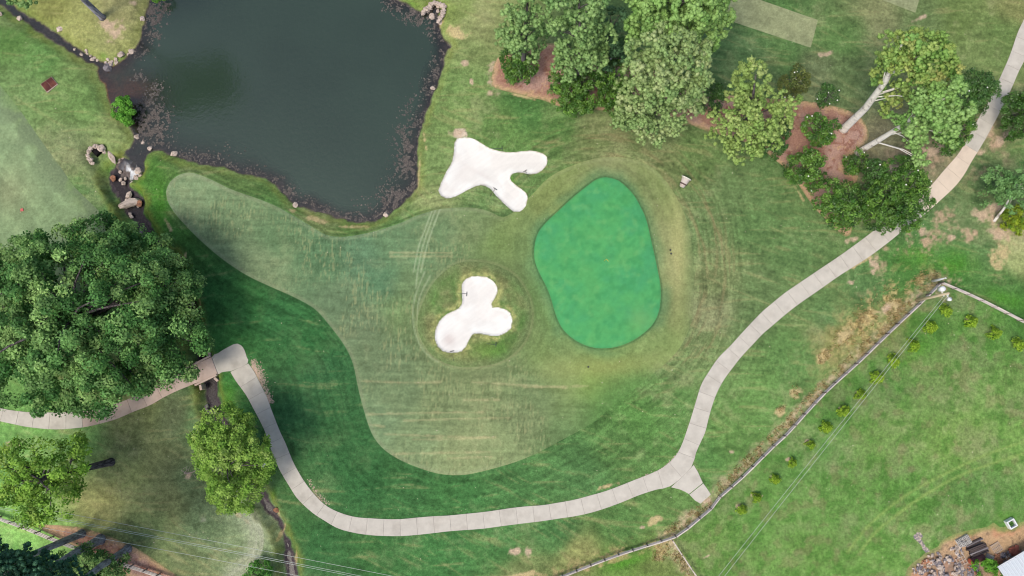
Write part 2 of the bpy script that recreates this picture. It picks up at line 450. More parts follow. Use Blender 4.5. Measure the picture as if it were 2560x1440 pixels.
BUNK1 = [(1160,344),(1174,345),(1189,350),(1205,360),(1224,371),(1242,377),(1267,381),(1286,381),(1305,379),(1324,377),(1342,379),(1359,385),(1367,392),(1369,402),(1366,415),(1355,427),
 (1342,435),(1324,437),(1311,434),(1292,432),(1280,436),(1275,445),(1279,454),(1292,465),(1305,474),(1316,484),(1320,496),(1315,515),(1300,530),(1284,530),(1260,510),(1240,490),(1225,472),
 (1202,464),(1177,472),(1140,492),(1115,497),(1102,490),(1096,477),(1102,460),(1115,432),(1130,405),(1135,378),(1136,358),(1143,347)]
BUNK2 = [(1155,710),(1163,699),(1177,692),(1197,690),(1217,693),(1233,703),(1243,716),(1245,729),(1239,743),(1229,759),(1232,768),(1248,769),(1266,774),(1276,783),(1281,797),(1278,821),
 (1264,833),(1248,840),(1228,840),(1208,836),(1192,834),(1181,837),(1174,848),(1165,868),(1155,879),(1141,882),(1121,882),(1107,878),(1094,866),(1088,850),(1087,833),(1091,817),(1100,801),
 (1116,786),(1137,776),(1148,770),(1155,759),(1155,738)]
TEE1 = [(1780,-10),(1830,-26),(2045,50),(2027,119),(1770,34)]
TEE2 = [(2168,-14),(2288,32),(2310,-40),(2190,-80)]
MULCH1 = [(1233,172),(1250,140),(1300,128),(1380,108),(1480,128),(1560,148),(1680,185),(1750,206),(1830,238),(1900,244),(1990,250),(2050,258),(2105,270),(2145,288),(2165,312),(2172,346),(2150,372),
 (2120,400),(2112,425),(2146,440),(2132,466),(2102,470),(2090,500),(2130,560),(2115,592),(2064,548),(2036,520),(2008,480),(1972,430),(1938,400),(1898,370),(1830,345),(1760,325),(1700,300),
 (1640,288),(1560,282),(1500,276),(1412,270),(1360,252),(1310,240),(1262,228),(1230,214)]
MULCH2 = [(92,1314),(140,1312),(200,1318),(245,1330),(300,1350),(352,1376),(402,1410),(446,1442),(470,1470),(420,1480),(300,1432),(230,1398),(160,1352)]
YARD = [(2262,1440),(2276,1412),(2300,1394),(2318,1378),(2345,1366),(2352,1352),(2390,1334),(2430,1324),(2470,1316),(2484,1306),(2500,1318),(2535,1312),(2570,1300),(2660,1280),(2660,1540),(2250,1540)]

A_pond, A_cup, A_creek, A_ditch = Area(POND, WL), Area(CREEK_UP, WL), Area(CREEK, WL2 + 0.1), Area(DITCH, -0.6)
A_fair, A_fair2, A_surr, A_green = Area(FAIR), Area(FAIR2), Area(SURR), Area(GREEN)
A_b1, A_b2 = Area(BUNK1, -0.1), Area(BUNK2, -0.1)
A_t1, A_t2 = Area(TEE1, raw=True), Area(TEE2, raw=True)
A_field = Area([(2345,706),(2212,836),(2142,904),(2055,983),(1965,1080),(1920,1122),(1795,1240),(1772,1270),(1707,1324),(1675,1343),(1742,1443),(1830,1580),(2800,1600),(2800,900),(2560,810)], raw=True, margin=3.0)
A_m1, A_m2, A_yard = Area(MULCH1), Area(MULCH2), Area(YARD)

# ------------------------------------------------------------------ relief
def fields(x, y):
    F = {}
    nz = (fbm(x * 0.9, y * 0.9, 3, 3) - 0.5)
    F['pond'] = np.minimum(A_pond.sd(x, y), A_cup.sd(x, y)) + nz * 0.7
    F['creek'] = A_creek.sd(x, y) + nz * 0.9
    F['ditch'] = A_ditch.sd(x, y)
    F['b1'] = A_b1.sd(x, y); F['b2'] = A_b2.sd(x, y)
    F['green'] = A_green.sd(x, y); F['surr'] = A_surr.sd(x, y)
    return F
def relief(x, y, F=None):
    x = np.asarray(x, float); y = np.asarray(y, float)
    if F is None: F = fields(x, y)
    far = np.clip((np.hypot(x, y) - 150) / 400, 0, 1)
    h = 0.5 * (fbm(x / 32.0, y / 32.0, 11, 3) - 0.5) * (1 - far)
    h = h + 0.35 * sstep(4, -3, F['green'])
    h = h + 0.28 * sstep(1.2, -1.0, F['surr'])
    for b in ('b1', 'b2'):
        d = F[b]
        h = h - 0.17 * sstep(0.0, -0.30, d) - 0.12 * sstep(-0.5, -3.0, d)
    d = F['ditch']; h = h - 0.95 * sstep(1.2, -0.7, d)
    d = F['pond']
    h = np.where(d > 0, WL + (h - WL) * sstep(-0.25, 2.0, d), np.minimum(h, WL) - 0.25 * sstep(0, 1.5, -d) - 0.9 * sstep(1.5, 7, -d))
    d = F['creek']
    hc = WL2 + 0.12 - 0.3 * sstep(0, 0.9, -d)
    w = sstep(1.3, -0.05, d)
    h = np.where(d < 1.4, h * (1 - w) + np.minimum(hc, h) * w, h)
    return h
def H1(x, y):
    return float(relief(np.array([x]), np.array([y]))[0])
def G(px, py, dz=0.0):
    p = P(px, py); p.z = H1(p.x, p.y) + dz; return p

# ------------------------------------------------------------------ turf colours (control points read off the plan)
RGH = """120 10 140 150 92;200 60 155 165 108;290 30 150 155 112;320 100 150 160 108;20 80 88 128 72;100 140 96 140 82;160 200 112 146 92;200 260 112 150 92;280 330 132 156 104;60 230 116 150 98;180 380 122 142 104;230 420 112 146 94;260 480 92 132 84;380 430 84 134 66;400 500 84 140 68;430 590 80 132 66;480 660 74 124 66;540 740 62 118 66;600 780 54 108 62;560 860 60 118 66;700 800 52 102 62;760 850 52 104 62;800 950 52 100 64;700 950 66 114 72;740 1040 50 96 62;850 1000 56 102 64;880 1100 56 104 64;800 1150 58 108 66;900 1200 60 112 68;1000 1220 66 116 70;1150 1230 72 126 74;1300 1220 82 132 80;1450 1180 86 132 82;1550 1120 90 132 78;1600 1060 92 140 78;1680 1000 96 140 82;1700 920 110 140 92;1760 860 106 132 88;1780 780 130 142 108;1800 680 120 140 98;1780 560 102 132 88;1820 480 102 132 88;1900 560 96 132 84;1980 620 96 132 84;1900 700 102 132 88;1860 780 102 132 88;1960 440 92 126 80;1750 400 98 128 80;1650 380 108 128 86;1500 330 112 132 88;1400 300 88 128 74;1300 270 82 128 74;1250 330 98 136 80;1120 300 118 150 94;1150 220 112 146 90;1180 130 128 152 100;1200 60 142 156 110;1150 20 132 156 98;1110 10 126 150 88;1090 420 116 146 94;1060 480 126 150 98;1000 545 98 140 84;900 575 98 136 80;800 560 112 136 90;700 490 92 136 80;560 440 102 136 84;450 405 98 136 80;1200 560 98 132 84;1760 1120 92 140 80;1830 1080 98 140 80;1900 1000 106 150 88;1980 900 98 140 84;2080 800 88 132 84;2180 720 92 132 84;2250 680 76 126 66;2300 620 88 132 80;2400 560 98 132 88;2450 620 92 130 84;2380 680 70 122 66;2500 720 80 126 70;2540 650 152 170 118;2540 600 160 170 126;2480 400 98 126 84;2540 400 102 140 84;2500 330 126 132 98;2100 830 142 146 96;2230 780 126 142 88;2300 800 84 136 66;2450 850 102 150 80;2540 760 76 126 66;2200 950 94 142 76;2350 950 112 146 88;2500 980 116 156 90;2050 1120 98 146 80;2200 1100 110 150 84;2400 1100 116 156 84;2540 1100 112 156 84;1900 1300 102 150 80;2050 1250 106 150 84;2250 1250 102 150 80;2450 1230 98 142 80;1800 1380 110 150 84;2000 1400 110 156 84;2200 1400 110 156 84;800 1360 58 106 64;950 1380 66 116 68;1100 1370 72 126 74;1250 1360 76 130 76;1400 1330 82 132 80;1550 1310 92 136 80;1680 1270 102 142 84;1300 1430 114 134 88;1450 1390 138 148 98;700 1250 72 116 70;740 1330 64 112 66;680 1150 72 112 70;600 980 64 118 66;580 960 60 118 64;1560 1420 110 150 80;1650 1400 118 140 84;1600 1440 104 136 72;50 1085 115 168 96;200 1085 111 158 96;330 1060 125 140 96;450 1040 102 118 90;300 1200 127 146 101;400 1150 125 140 101;500 1050 103 140 96;420 1250 132 146 103;250 1260 142 150 103;480 1200 115 140 101;380 1320 115 140 96;520 1330 109 136 101;480 1400 113 133 96;600 1310 132 156 123;640 1330 168 190 156;620 1400 113 138 101;350 1400 115 133 93;60 1330 142 198 113;150 1380 136 186 108;40 1400 109 173 91;1850 140 84 120 80;1900 180 86 118 80;1960 130 88 126 78;2050 180 112 132 98;2100 100 94 132 80;2130 200 98 124 84;2200 40 130 142 104;2300 60 106 132 88;2400 50 106 132 80;2450 120 120 146 94;2500 100 102 132 80;2540 30 124 136 90;1540 100 84 116 76;1950 20 86 126 76;2280 350 112 118 90;2350 300 94 122 76;2200 370 130 132 108;2330 400 124 126 104;2450 450 84 118 76"""
FWC = """480 470 132 156 122;600 540 122 146 112;700 600 106 136 102;800 640 98 132 100;650 660 126 146 114;900 650 102 136 108;1000 620 106 136 104;1050 650 110 140 106;850 740 108 132 104;950 700 92 128 100;900 820 112 132 104;
1000 780 120 144 102;950 900 112 132 102;1000 1000 116 136 104;950 1050 122 146 114;1100 1000 124 140 104;1200 950 124 140 102;1050 1100 130 150 114;1150 1130 144 158 118;1250 1120 138 154 114;1300 1050 124 140 104;
1350 980 116 136 100;1400 950 130 146 104;1480 960 128 154 94;1550 930 124 150 94;1450 1040 118 140 98;1640 860 128 150 98;1690 780 134 146 100;1700 650 150 160 114;1680 560 140 150 106;1620 460 122 138 94;1540 410 138 148 108;
1450 440 134 150 100;1380 500 134 150 98;1310 560 124 146 98;1290 620 116 140 94;1340 850 116 142 94;1340 760 112 146 90;1100 580 110 136 102;1200 560 116 136 98;1040 700 116 140 104;1250 620 112 138 90;1520 1000 116 148 90;1400 1090 112 138 96"""
def ctrl(s):
    a = np.array([[float(t) for t in q.split()] for q in s.replace('\n', '').split(';')])
    return a[:, :2], lin(a[:, 2:])
RGHP, RGHC = ctrl(RGH); FWP, FWCC = ctrl(FWC)
RGHC = RGHC * np.array([1.05, 1.02, 0.98]); FWCC = FWCC * np.array([1.01, 1.02, 0.88])
RGHC = RGHC * (1 + 0.30 * np.clip((0.17 - RGHC[:, 1:2]) / 0.08, 0, 1)) * np.array([1.05, 1.0, 0.92])
def shep(px, py, pts, cols, eps=28.0):
    num = np.zeros(px.shape + (3,)); den = np.zeros(px.shape)
    for (a, b), c in zip(pts, cols):
        w = 1.0 / ((px - a) ** 2 + (py - b) ** 2 + eps * eps) ** 2
        num += w[..., None] * c; den += w
    return num / den[..., None]
def mixc(c, t, w):
    return c + (lin(t) - c) * np.clip(w, 0, 1)[..., None]
def blob(px, py, x, y, rx, ry=None, rot=0.0):
    ry = ry or rx; c, s = math.cos(R(rot)), math.sin(R(rot))
    dx, dy = px - x, py - y
    return np.exp(-(((dx * c + dy * s) / rx) ** 2 + ((-dx * s + dy * c) / ry) ** 2))

BARE = [(290,78,34,26,0),(270,62,26,16,30),(330,8,12,8,0),(1162,158,13,9,0),(1148,334,24,17,0),(1240,205,26,18,30),(1236,170,20,14,0),(2188,668,17,22,0),(2308,584,17,20,0),(2130,706,10,8,0),(1288,1378,18,9,0),(1320,1380,16,14,0),
 (2465,540,40,22,30),(2500,585,34,18,20),(2490,520,26,22,0),(2135,598,22,9,-25),(2500,352,26,16,-40),(2450,380,14,9,0),(2330,380,40,18,-20),(2380,595,14,10,0),(2215,775,30,16,-40),(1905,1240,3,3,0),
 (2062,135,22,8,-10),(2300,45,22,8,-20),(2312,40,8,8,0),(410,945,28,8,-20),(1828,1130,12,6,0),(2235,420,50,16,20),(45,1112,30,10,0),(1770,1250,16,8,-35),(2470,330,14,30,30),(2540,170,9,30,20),
 (1240,230,20,12,0),(1180,205,6,12,0),(1765,1392,16,3,-25),(600,1200,10,5,0),(470,1190,14,10,-40),(1605,1318,10,5,0)] + [(a - 9, b - 7, 8, 6, 0) for a, b in ((2365,777),(2327,818),(2284,863),(2234,902),(2194,943),(2152,987),(2110,1027),(2066,1068),(2027,1112),(1981,1157),(1940,1199),(1892,1244),(1855,1275),(2426,803),(2486,832),(2547,861))] + [(637,930,9,26,-25),(648,958,7,18,-25),(664,992,7,20,-25),(785,1236,8,24,-40)]
DRY = [(2110,840,46,22,-38),(2170,790,40,24,-38),(2230,770,46,26,-35),(2060,890,26,14,-50),(1990,980,22,16,-40),(1950,1030,20,14,-40),(2300,700,30,20,-50),(2330,688,20,12,-40),(1640,1300,30,12,-30),(1300,1440,60,14,-10),(700,1330,6,40,25),(690,1290,6,30,25),(735,1400,6,40,10),(500,770,4,60,-8),(455,660,4,40,-25),
 (420,560,5,40,-30),(465,640,5,16,0),(110,75,50,6,32),(190,125,40,6,30),(780,545,40,10,15),(730,525,20,8,15),(880,566,50,6,0),(1046,430,5,60,5),(1060,340,5,40,-10),(2150,655,40,10,-30),(2110,640,36,8,-30),(1630,1190,60,7,-22),(1520,1215,50,8,-18),
 (640,950,10,30,20),(1095,60,14,30,20),(1140,80,40,16,20),(1300,240,60,6,14),(1700,305,40,7,18),(2003,492,5,30,-32),(600,1290,50,8,40),(2500,640,30,50,20),(1650,1380,20,30,20)]
LUSH = [(262,420,16,30,-30),(345,465,14,20,20),(300,145,20,10,0),(255,140,12,8,0),(2380,660,60,40,0),(2300,640,50,30,0),(1580,1400,60,14,-18),(1560,1408,50,12,-18),(2520,1290,30,14,0),(1330,960,10,8,0),(470,450,30,10,20),(1280,450,8,14,0),(2520,750,60,20,20),
 (400,520,20,60,0),(2290,880,40,20,-45),(1240,770,8,10,0),(570,1000,20,40,0),(1080,20,20,12,0),(1030,5,20,6,20),(680,1240,8,20,20)]
TRK = [Line(l) for l in ([(1100,498),(1076,560),(1056,620),(1044,680),(1040,720)],[(1110,500),(1086,560),(1066,620),(1052,680)],[(1090,500),(1066,565),(1046,620),(1034,680)],
 [(1075,690),(1050,740),(1043,790),(1050,835),(1070,870),(1100,898)],[(1062,680),(1038,740),(1032,790),(1040,840),(1062,880),(1095,905)])]
TRK2 = [Line(l) for l in ([(2120,1380),(2157,1330),(2195,1292),(2270,1235),(2370,1180),(2457,1140),(2570,1100)],[(2150,1380),(2190,1330),(2222,1302),(2310,1238),(2420,1180),(2570,1130)])]
TRK3 = [Line(l) for l in ([(975,632),(1130,632)],[(975,641),(1130,641)],[(905,952),(1010,957),(1100,955)],[(920,1036),(1080,1032),(1210,1031)],[(1010,1052),(1180,1046),(1280,1045)],[(960,1085),(1130,1092),(1240,1095)],
 [(1030,1098),(1130,1098),(1240,1092)],[(980,1135),(1090,1133),(1225,1130)],[(1120,1146),(1230,1142)],[(1180,955),(1420,970)],[(1160,1000),(1250,1000)],[(905,1060),(960,1066)],[(1310,968),(1470,965)])]

def turf_common(x, y, px, py, c, lo=0.9):
    a = fbm(x / 7.0, y / 7.0, 21, 4); b = fbm(x / 1.7, y / 1.7, 22, 4); d = fbm(x / 0.6, y / 0.6, 23, 3)
    dry = lin((164, 164, 122))
    w1 = sstep(0.50, 0.72, 0.42 * a + 0.38 * b + 0.20 * d); w2 = sstep(0.50, 0.70, 0.4 * (1 - a) + 0.4 * (1 - b) + 0.2 * (1 - d))
    lit = sstep(0.13, 0.26, c[..., 1])
    c = c + (dry - c) * (0.36 * lo * w1 * (0.12 + 0.88 * lit))[..., None]
    c = c * (1 - 0.24 * lo * w2)[..., None]
    g = fbm(x / 0.34, y / 0.34, 27, 2)
    return c * (0.68 + 0.40 * d + 0.28 * g)[..., None]
def streaks(u, v, s, lu=6.0, lv=0.35):
    """long streaks along u"""
    return vnoise(u / lu, v / lv, s) * 0.6 + vnoise(u / (lu * 0.4), v / (lv * 0.5), s + 5) * 0.4
def col_rough(x, y, px, py, F, dm):
    sdF = A_field.sd(x, y); FLD = sstep(0.6, -0.6, sdF)
    wx = 14 * (fbm(x / 6, y / 6, 31, 3) - 0.5) * 4; wy = 14 * (fbm(x / 6, y / 6, 41, 3) - 0.5) * 4
    c = shep(px + wx, py + wy, RGHP, RGHC)
    c = turf_common(x, y, px, py, c)
    # mower swirls: run round the fairway edge
    fd = np.clip(F['fair'], 0, 30)
    sw = streaks(np.arctan2(y - 5, x - 12) * 30, fd, 51, 8.0, 0.36)
    amt = sstep(20, 2, fd) * 0.46
    c = c * (1 - amt * 0.8 * (0.5 - sw) * 2)[..., None]
    n_f = fbm(x / 1.2, y / 1.2, 301, 4); n_g = fbm(x / 4.0, y / 4.0, 303, 4)
    c = mixc(c, (138, 142, 104), FLD * sstep(0.46, 0.70, 0.6 * n_g + 0.4 * n_f) * 0.40)
    c = mixc(c, (74, 124, 50), FLD * sstep(0.50, 0.66, 1 - n_f) * 0.5)
    c = mixc(c, (150, 132, 104), FLD * sstep(0.60, 0.72, fbm(x / 1.6, y / 1.6, 305, 4)) * 0.28)
    # mower passes follow slowly turning headings
    th = 0.45 + 1.9 * (fbm(x / 40, y / 40, 57, 2) - 0.5)
    for k, q in enumerate((0.0, 0.5)):
        cs, sn = math.cos(q), math.sin(q); u = x * cs - y * sn; v = x * sn + y * cs + 4.0 * (fbm(x / 14, y / 14, 58 + k, 2) - 0.5)
        w = (sstep(0.35, 0.6, fbm(x / 18, y / 18, 63 + k, 2)) if k else 1.0) * (1 - 0.85 * FLD)
        sw2 = streaks(u, v, 55 + 9 * k, 6.0, 0.5)
        c = c * (1 + w * 0.42 * (sw2 - 0.5))[..., None]
        c = mixc(c, (160, 150, 106), w * sstep(0.66, 0.85, sw2) * 0.32 * sstep(0.12, 0.24, c[..., 1]))
    # curved scuff lines round the north of the green and east side
    for cx, cy, r0, r1, a0, a1 in ((1480, 640, 235, 330, -150, 10), (1500, 690, 190, 330, -60, 70)):
        rr = np.hypot(px - cx, (py - cy)); an = np.degrees(np.arctan2(py - cy, px - cx))
        w = sstep(r0 - 20, r0 + 10, rr) * sstep(r1 + 30, r1 - 10, rr) * sstep(a0 - 15, a0 + 15, an) * sstep(a1 + 15, a1 - 15, an)
        t = streaks(an * 0.12, rr * 0.057, 61, 2.0, 0.5)
        c = mixc(c, (152, 138, 100), w * sstep(0.55, 0.85, t) * 0.42)
    n1 = fbm(x / 1.1, y / 1.1, 71, 4); n2 = fbm(x / 0.45, y / 0.45, 72, 3)
    wd = np.zeros_like(x)
    for q in DRY: wd = np.maximum(wd, blob(px, py, *q))
    c = mixc(c, (204, 184, 138), sstep(0.42, 0.76, wd * 0.85 + (n1 - 0.5) * 0.75 + (n2 - 0.5) * 0.6) * sstep(0.08, 0.3, wd) * 0.85)
    strip = sstep(1.9, 0.5, sdF + 1.6 * (n1 - 0.5)) * (sdF > -0.1) * (px < 2360)
    c = mixc(c, (196, 180, 146), strip * (0.35 + 0.6 * sstep(0.42, 0.6, n2)))
    zone = blob(px, py, 2185, 785, 165, 52, -40) * 1.25
    c = mixc(c, (196, 178, 124), zone * sstep(0.50, 0.66, 0.55 * n1 + 0.45 * n2) * 0.8)
    s2 = sstep(-46, 0, py - (1440 - (px - 1397) * 0.325)) * sstep(1100, 1500, px) * sstep(1690, 1660, px) * (py < 1450 - (px - 1397) * 0.30)
    c = mixc(c, (190, 168, 122), s2 * sstep(0.46, 0.62, 0.5 * n1 + 0.5 * n2) * 0.8)
    c = mixc(c, (224, 204, 184), sstep(0.34, 0.62, blob(px, py, 1151, 335, 19, 15) + 0.5 * (n2 - 0.5)) * 0.9)
    wl = np.zeros_like(x)
    for q in LUSH: wl = np.maximum(wl, blob(px, py, *q))
    c = mixc(c, (84, 148, 46), wl * (0.35 + 0.5 * n1))
    wb = np.zeros_like(x)
    for q in BARE: wb = np.maximum(wb, blob(px, py, *q))
    c = mixc(c, (204, 180, 154), sstep(0.34, 0.80, wb * 0.85 + (n1 - 0.5) * 0.8 + (n2 - 0.5) * 0.7) * sstep(0.06, 0.25, wb) * 0.92)
    # worn patches in the east rough
    we = sstep(0, 1, blob(px, py, 2350, 620, 190, 120, -20) * 1.3) * sstep(0.56, 0.74, fbm(x / 2.2, y / 2.2, 81, 5) * .75 + .25 * n2)
    we = np.maximum(we, blob(px, py, 2300, 400, 130, 60, -20) * sstep(0.47, 0.68, fbm(x / 1.6, y / 1.6, 83, 5) * .7 + .3 * n2))
    we = np.maximum(we, blob(px, py, 2470, 360, 60, 90, 20) * sstep(0.49, 0.70, fbm(x / 1.9, y / 1.9, 84, 5) * .7 + .3 * n2))
    c = mixc(c, (196, 168, 140), we * 0.85)
    # field tracks, mown turn lines lower left
    for t in TRK2: c = mixc(c, (140, 168, 92), sstep(0.55, 0.1, t.d(x, y) + 0.3 * n2) * 0.8)
    rr = np.hypot(px - 558, (py - 1348) * 0.95)
    w = sstep(38, 84, rr) * sstep(103, 99, rr + 3 * (n2 - 0.5)) * sstep(556, 600, px + 0.2 * (py - 1348))
    c = mixc(c, (186, 190, 164), w * (0.30 + 0.65 * vnoise(rr * 0.35, np.arctan2(py - 1348, px - 558) * 3, 91)))
    rr = np.hypot(px - 480, py - 1300)
    c = mixc(c, (184, 182, 160), np.exp(-((rr - 28) / 6) ** 2) * sstep(0.5, 0.62, n1) * sstep(1285, 1310, py) * 0.8)
    # shade of the grass step along the fairway cut, painted as a dark line
    c = mixc(c, (60, 92, 58), np.exp(-((F['fair'] - 0.22) / 0.16) ** 2) * 0.35 * sstep(1330, 1180, px))
    # shore: yellow-green fringe, then wet mud and bed
    pd, cd = F['pond'], F['creek']
    fr = np.exp(-((pd - 0.6) / 0.55) ** 2) * (pd > 0)
    c = mixc(c, (132, 142, 72), fr * (0.05 + 0.65 * n1))
    fr = np.exp(-((cd - 0.9) / 0.6) ** 2) * (cd > 0)
    c = mixc(c, (142, 148, 70), fr * (0.1 + 0.7 * n1))
    inlet = blob(px, py, 320, 215, 75, 50) 
    mud = mixc(mixc(np.broadcast_to(lin((76, 68, 68)), c.shape), (104, 92, 92), sstep(0.5, 0.66, n1) * 0.7), (140, 92, 70), inlet * (0.5 + n2))
    c = c + (mud - c) * sstep(0.28, -0.05, pd)[..., None]
    red = np.maximum(np.maximum(blob(px, py, 460, 690, 30, 60), blob(px, py, 487, 790, 25, 60)), 0)
    mudc = mixc(mixc(np.broadcast_to(lin((78, 70, 76)), c.shape), (104, 94, 94), sstep(0.52, 0.68, n2) * 0.7), (92, 46, 36), red)
    c = c + (mudc - c) * sstep(0.25, -0.1, cd)[..., None]
    return c / K
def col_fair(x, y, px, py, F):
    wx = 50 * (fbm(x / 5, y / 5, 131, 3) - 0.5); wy = 50 * (fbm(x / 5, y / 5, 141, 3) - 0.5)
    c = shep(px + wx, py + wy, FWP, FWCC)
    c = turf_common(x, y, px, py, c, 0.5)
    gd = F['green']; near = sstep(9, 5, gd)
    h1 = streaks(x, y + 0.03 * x, 101, 5.0, 0.42); v1 = streaks(y, x, 105, 0.9, 0.17)
    c = c * (1 + (1 - near) * (0.46 * (h1 - 0.5)))[..., None]
    lf = sstep(0.42, 0.62, fbm(x / 6, y / 6, 107, 3))
    c = mixc(c, (176, 178, 128), (1 - near) * lf * sstep(0.58, 0.80, v1) * 0.42)
    c = c * (1 - (1 - near) * 0.22 * lf * sstep(0.60, 0.75, 1 - v1))[..., None]
    # rings of the collar mower
    rg = 0.5 * streaks(np.arctan2(y - 4, x - 13) * 14, gd, 111, 5.0, 0.42) + 0.5 * streaks(np.arctan2(y - 4, x - 13) * 14, gd, 113, 9.0, 1.1)
    c = c * (1 + near * 0.55 * (rg - 0.5))[..., None]
    c = mixc(c, (182, 178, 124), near * blob(px, py, 1698, 630, 26, 110) * (0.5 + 0.6 * rg))
    c = mixc(c, (150, 168, 98), near * sstep(2.0, 4.0, gd) * 0.2)
    c = mixc(c, (168, 170, 104), near * blob(px, py, 1530, 920, 140, 30) * 0.5)
    c = mixc(c, (132, 164, 84), blob(px, py, 1500, 970, 120, 60) * 0.3)
    sr = F['surr']; rs = streaks(np.arctan2(y + 3, x + 5) * 12, sr, 115, 5.0, 0.35)
    c = c * (1 + sstep(5, 0.5, sr) * 0.45 * (rs - 0.5))[..., None]
    n1 = fbm(x / 0.8, y / 0.8, 121, 4)
    st = sstep(2.2, 0.0, gd + 1.6 * (fbm(x / 3, y / 3, 123, 3) - 0.5)) * sstep(0.30, 0.62, fbm(x / 4.5, y / 4.5, 125, 2) + 0.12)
    c = mixc(c, (88, 134, 92), st * 0.6)
    c = mixc(c, (52, 104, 62), np.exp(-((gd - 0.12) / 0.14) ** 2) * 0.7)
    for t in TRK: c = mixc(c, (178, 194, 154), sstep(0.24, 0.04, t.d(x, y) + 0.08 * n1) * 0.6)
    for t in TRK3: c = mixc(c, (196, 186, 140), sstep(0.26, 0.03, t.d(x, y) + 0.35 * (n1 - 0.4)) * 0.38)
    west = sstep(1330, 1180, px) + sstep(520, 440, py) * 0.6
    c = mixc(c, (166, 172, 136), np.exp(-((F['fair'] + 0.3) / 0.25) ** 2) * 0.25 * west)
    rc = turf_common(x, y, px, py, shep(px + wx, py + wy, RGHP, RGHC), 0.7)
    se = np.clip(sstep(1380, 1520, px) * sstep(880, 960, py) + sstep(1690, 1740, px), 0, 1) * sstep(-6.0, 0.0, F['fair'])
    c = c + (rc - c) * se[..., None]
    c = mixc(c, (168, 168, 122), np.exp(-((sr - 0.15) / 0.2) ** 2) * 0.35)
    c = mixc(c, (108, 124, 84), sstep(3.2, 0.6, sr) * 0.30)
    return c / K
def col_fair2(x, y, px, py, F):
    c = np.broadcast_to(lin((140, 164, 120)), x.shape + (3,)) * 1.0
    c = mixc(c, (150, 158, 118), blob(px, py, 20, 480, 60, 60) * 0.7)
    c = turf_common(x, y, px, py, c, 0.35)
    s = streaks(x * 0.62 - y * 0.78, x * 0.78 + y * 0.62, 151, 6.0, 0.5)
    c = c * (1 + 0.34 * (s - 0.5))[..., None]
    bw = np.sin((x * 0.78 + y * 0.62) * 1.5 + 1.2 * fbm(x / 9, y / 9, 155, 2)); c = c * (1 + 0.07 * bw)[..., None]
    ed = np.minimum(0, F['self'])
    rc = turf_common(x, y, px, py, shep(px, py, RGHP, RGHC), 0.8)
    c = c + (rc - c) * (sstep(-2.5, 0.0, ed) * 0.8)[..., None]
    c = mixc(c, (120, 138, 104), sstep(-6, 0, ed) * (0.2 + 0.8 * sstep(0.45, 0.6, fbm(x / 3, y / 3, 153, 3))))
    return c / K
def col_surr(x, y, px, py, F):
    c = np.broadcast_to(lin((112, 136, 82)), x.shape + (3,)) * 1.0
    n = fbm(x / 2.5, y / 2.5, 161, 4)
    c = mixc(c, (130, 130, 88), sstep(0.45, 0.7, n) * 0.7); c = mixc(c, (86, 130, 64), sstep(0.5, 0.3, n) * 0.7)
    c = mixc(c, (104, 148, 66), blob(px, py, 1225, 875, 60, 26) * 0.7)
    c = turf_common(x, y, px, py, c, 0.7)
    s = streaks(np.arctan2(y + 3, x + 5) * 9, F['self'], 165, 4.0, 0.4); c = c * (1 + 0.25 * (s - 0.5))[..., None]
    b = F['b2']; n2 = fbm(x / 0.5, y / 0.5, 167, 3)
    c = mixc(c, (172, 176, 112), np.exp(-((b - 0.35) / 0.4) ** 2) * (0.2 + 0.9 * sstep(0.4, 0.65, n2)))
    c = mixc(c, (120, 140, 92), sstep(-1.6, 0.0, F['self']) * 0.7)
    c = mixc(c, (92, 104, 66), np.exp(-((F['self'] + 0.18) / 0.16) ** 2) * 0.4 * (0.3 + 0.7 * sstep(1180, 1260, px)))
    return c / K
def col_green(x, y, px, py, F):
    c = np.broadcast_to(lin((92, 178, 108)), x.shape + (3,)) * 1.0
    n = fbm(x / 3.0, y / 3.0, 171, 4); n2 = fbm(x / 1.0, y / 1.0, 175, 3)
    c = mixc(c, (80, 168, 116), sstep(0.45, 0.75, n) * 0.55); c = mixc(c, (106, 182, 106), sstep(0.55, 0.28, n) * 0.45)
    c = mixc(c, (72, 156, 94), sstep(0.52, 0.75, n2) * 0.45); c = mixc(c, (124, 190, 116), sstep(0.55, 0.85, fbm(x / 1.1, y / 1.1, 178, 4)) * 0.45)
    c = c * (0.90 + 0.2 * fbm(x / 0.4, y / 0.4, 179, 3))[..., None]
    c = c * np.array([0.86, 0.90, 0.90]); e = F['self']; c = mixc(c, (70, 134, 84), sstep(-0.22, -0.02, e) * 0.35)
    c = mixc(c, (120, 176, 104), blob(px, py, 1600, 800, 30, 30) * 0.6)
    return c / K
def col_sand(x, y, px, py, F):
    c = np.broadcast_to(lin((246, 246, 240)), x.shape + (3,)) * 1.0
    n = fbm(x / 2.2, y / 2.2, 181, 4)
    c = mixc(c, (238, 235, 228), sstep(0.40, 0.65, n) * 0.9)
    c = mixc(c, (206, 188, 180), blob(px, py, 1124, 846, 13, 14) * 0.8)
    c = mixc(c, (240, 237, 230), sstep(-1.0, -2.2, F['self']) * 0.5)
    rk = streaks(x * 0.8 + y * 0.6, -x * 0.6 + y * 0.8 + 1.2 * fbm(x / 4, y / 4, 187, 2), 185, 3.0, 0.22)
    c = c * (1 + 0.10 * (rk - 0.5))[..., None]
    n2 = fbm(x / 0.3, y / 0.3, 183, 2)
    c = mixc(c, (150, 148, 110), sstep(-0.14, 0.06, F['self'] + 0.30 * (n2 - 0.5)) * 0.85)
    c = mixc(c, (216, 206, 200), blob(px, py, 1210, 440, 40, 6, 30) * 0.35 + blob(px, py, 1150, 430, 16, 40, 20) * 0.25)
    return c / K
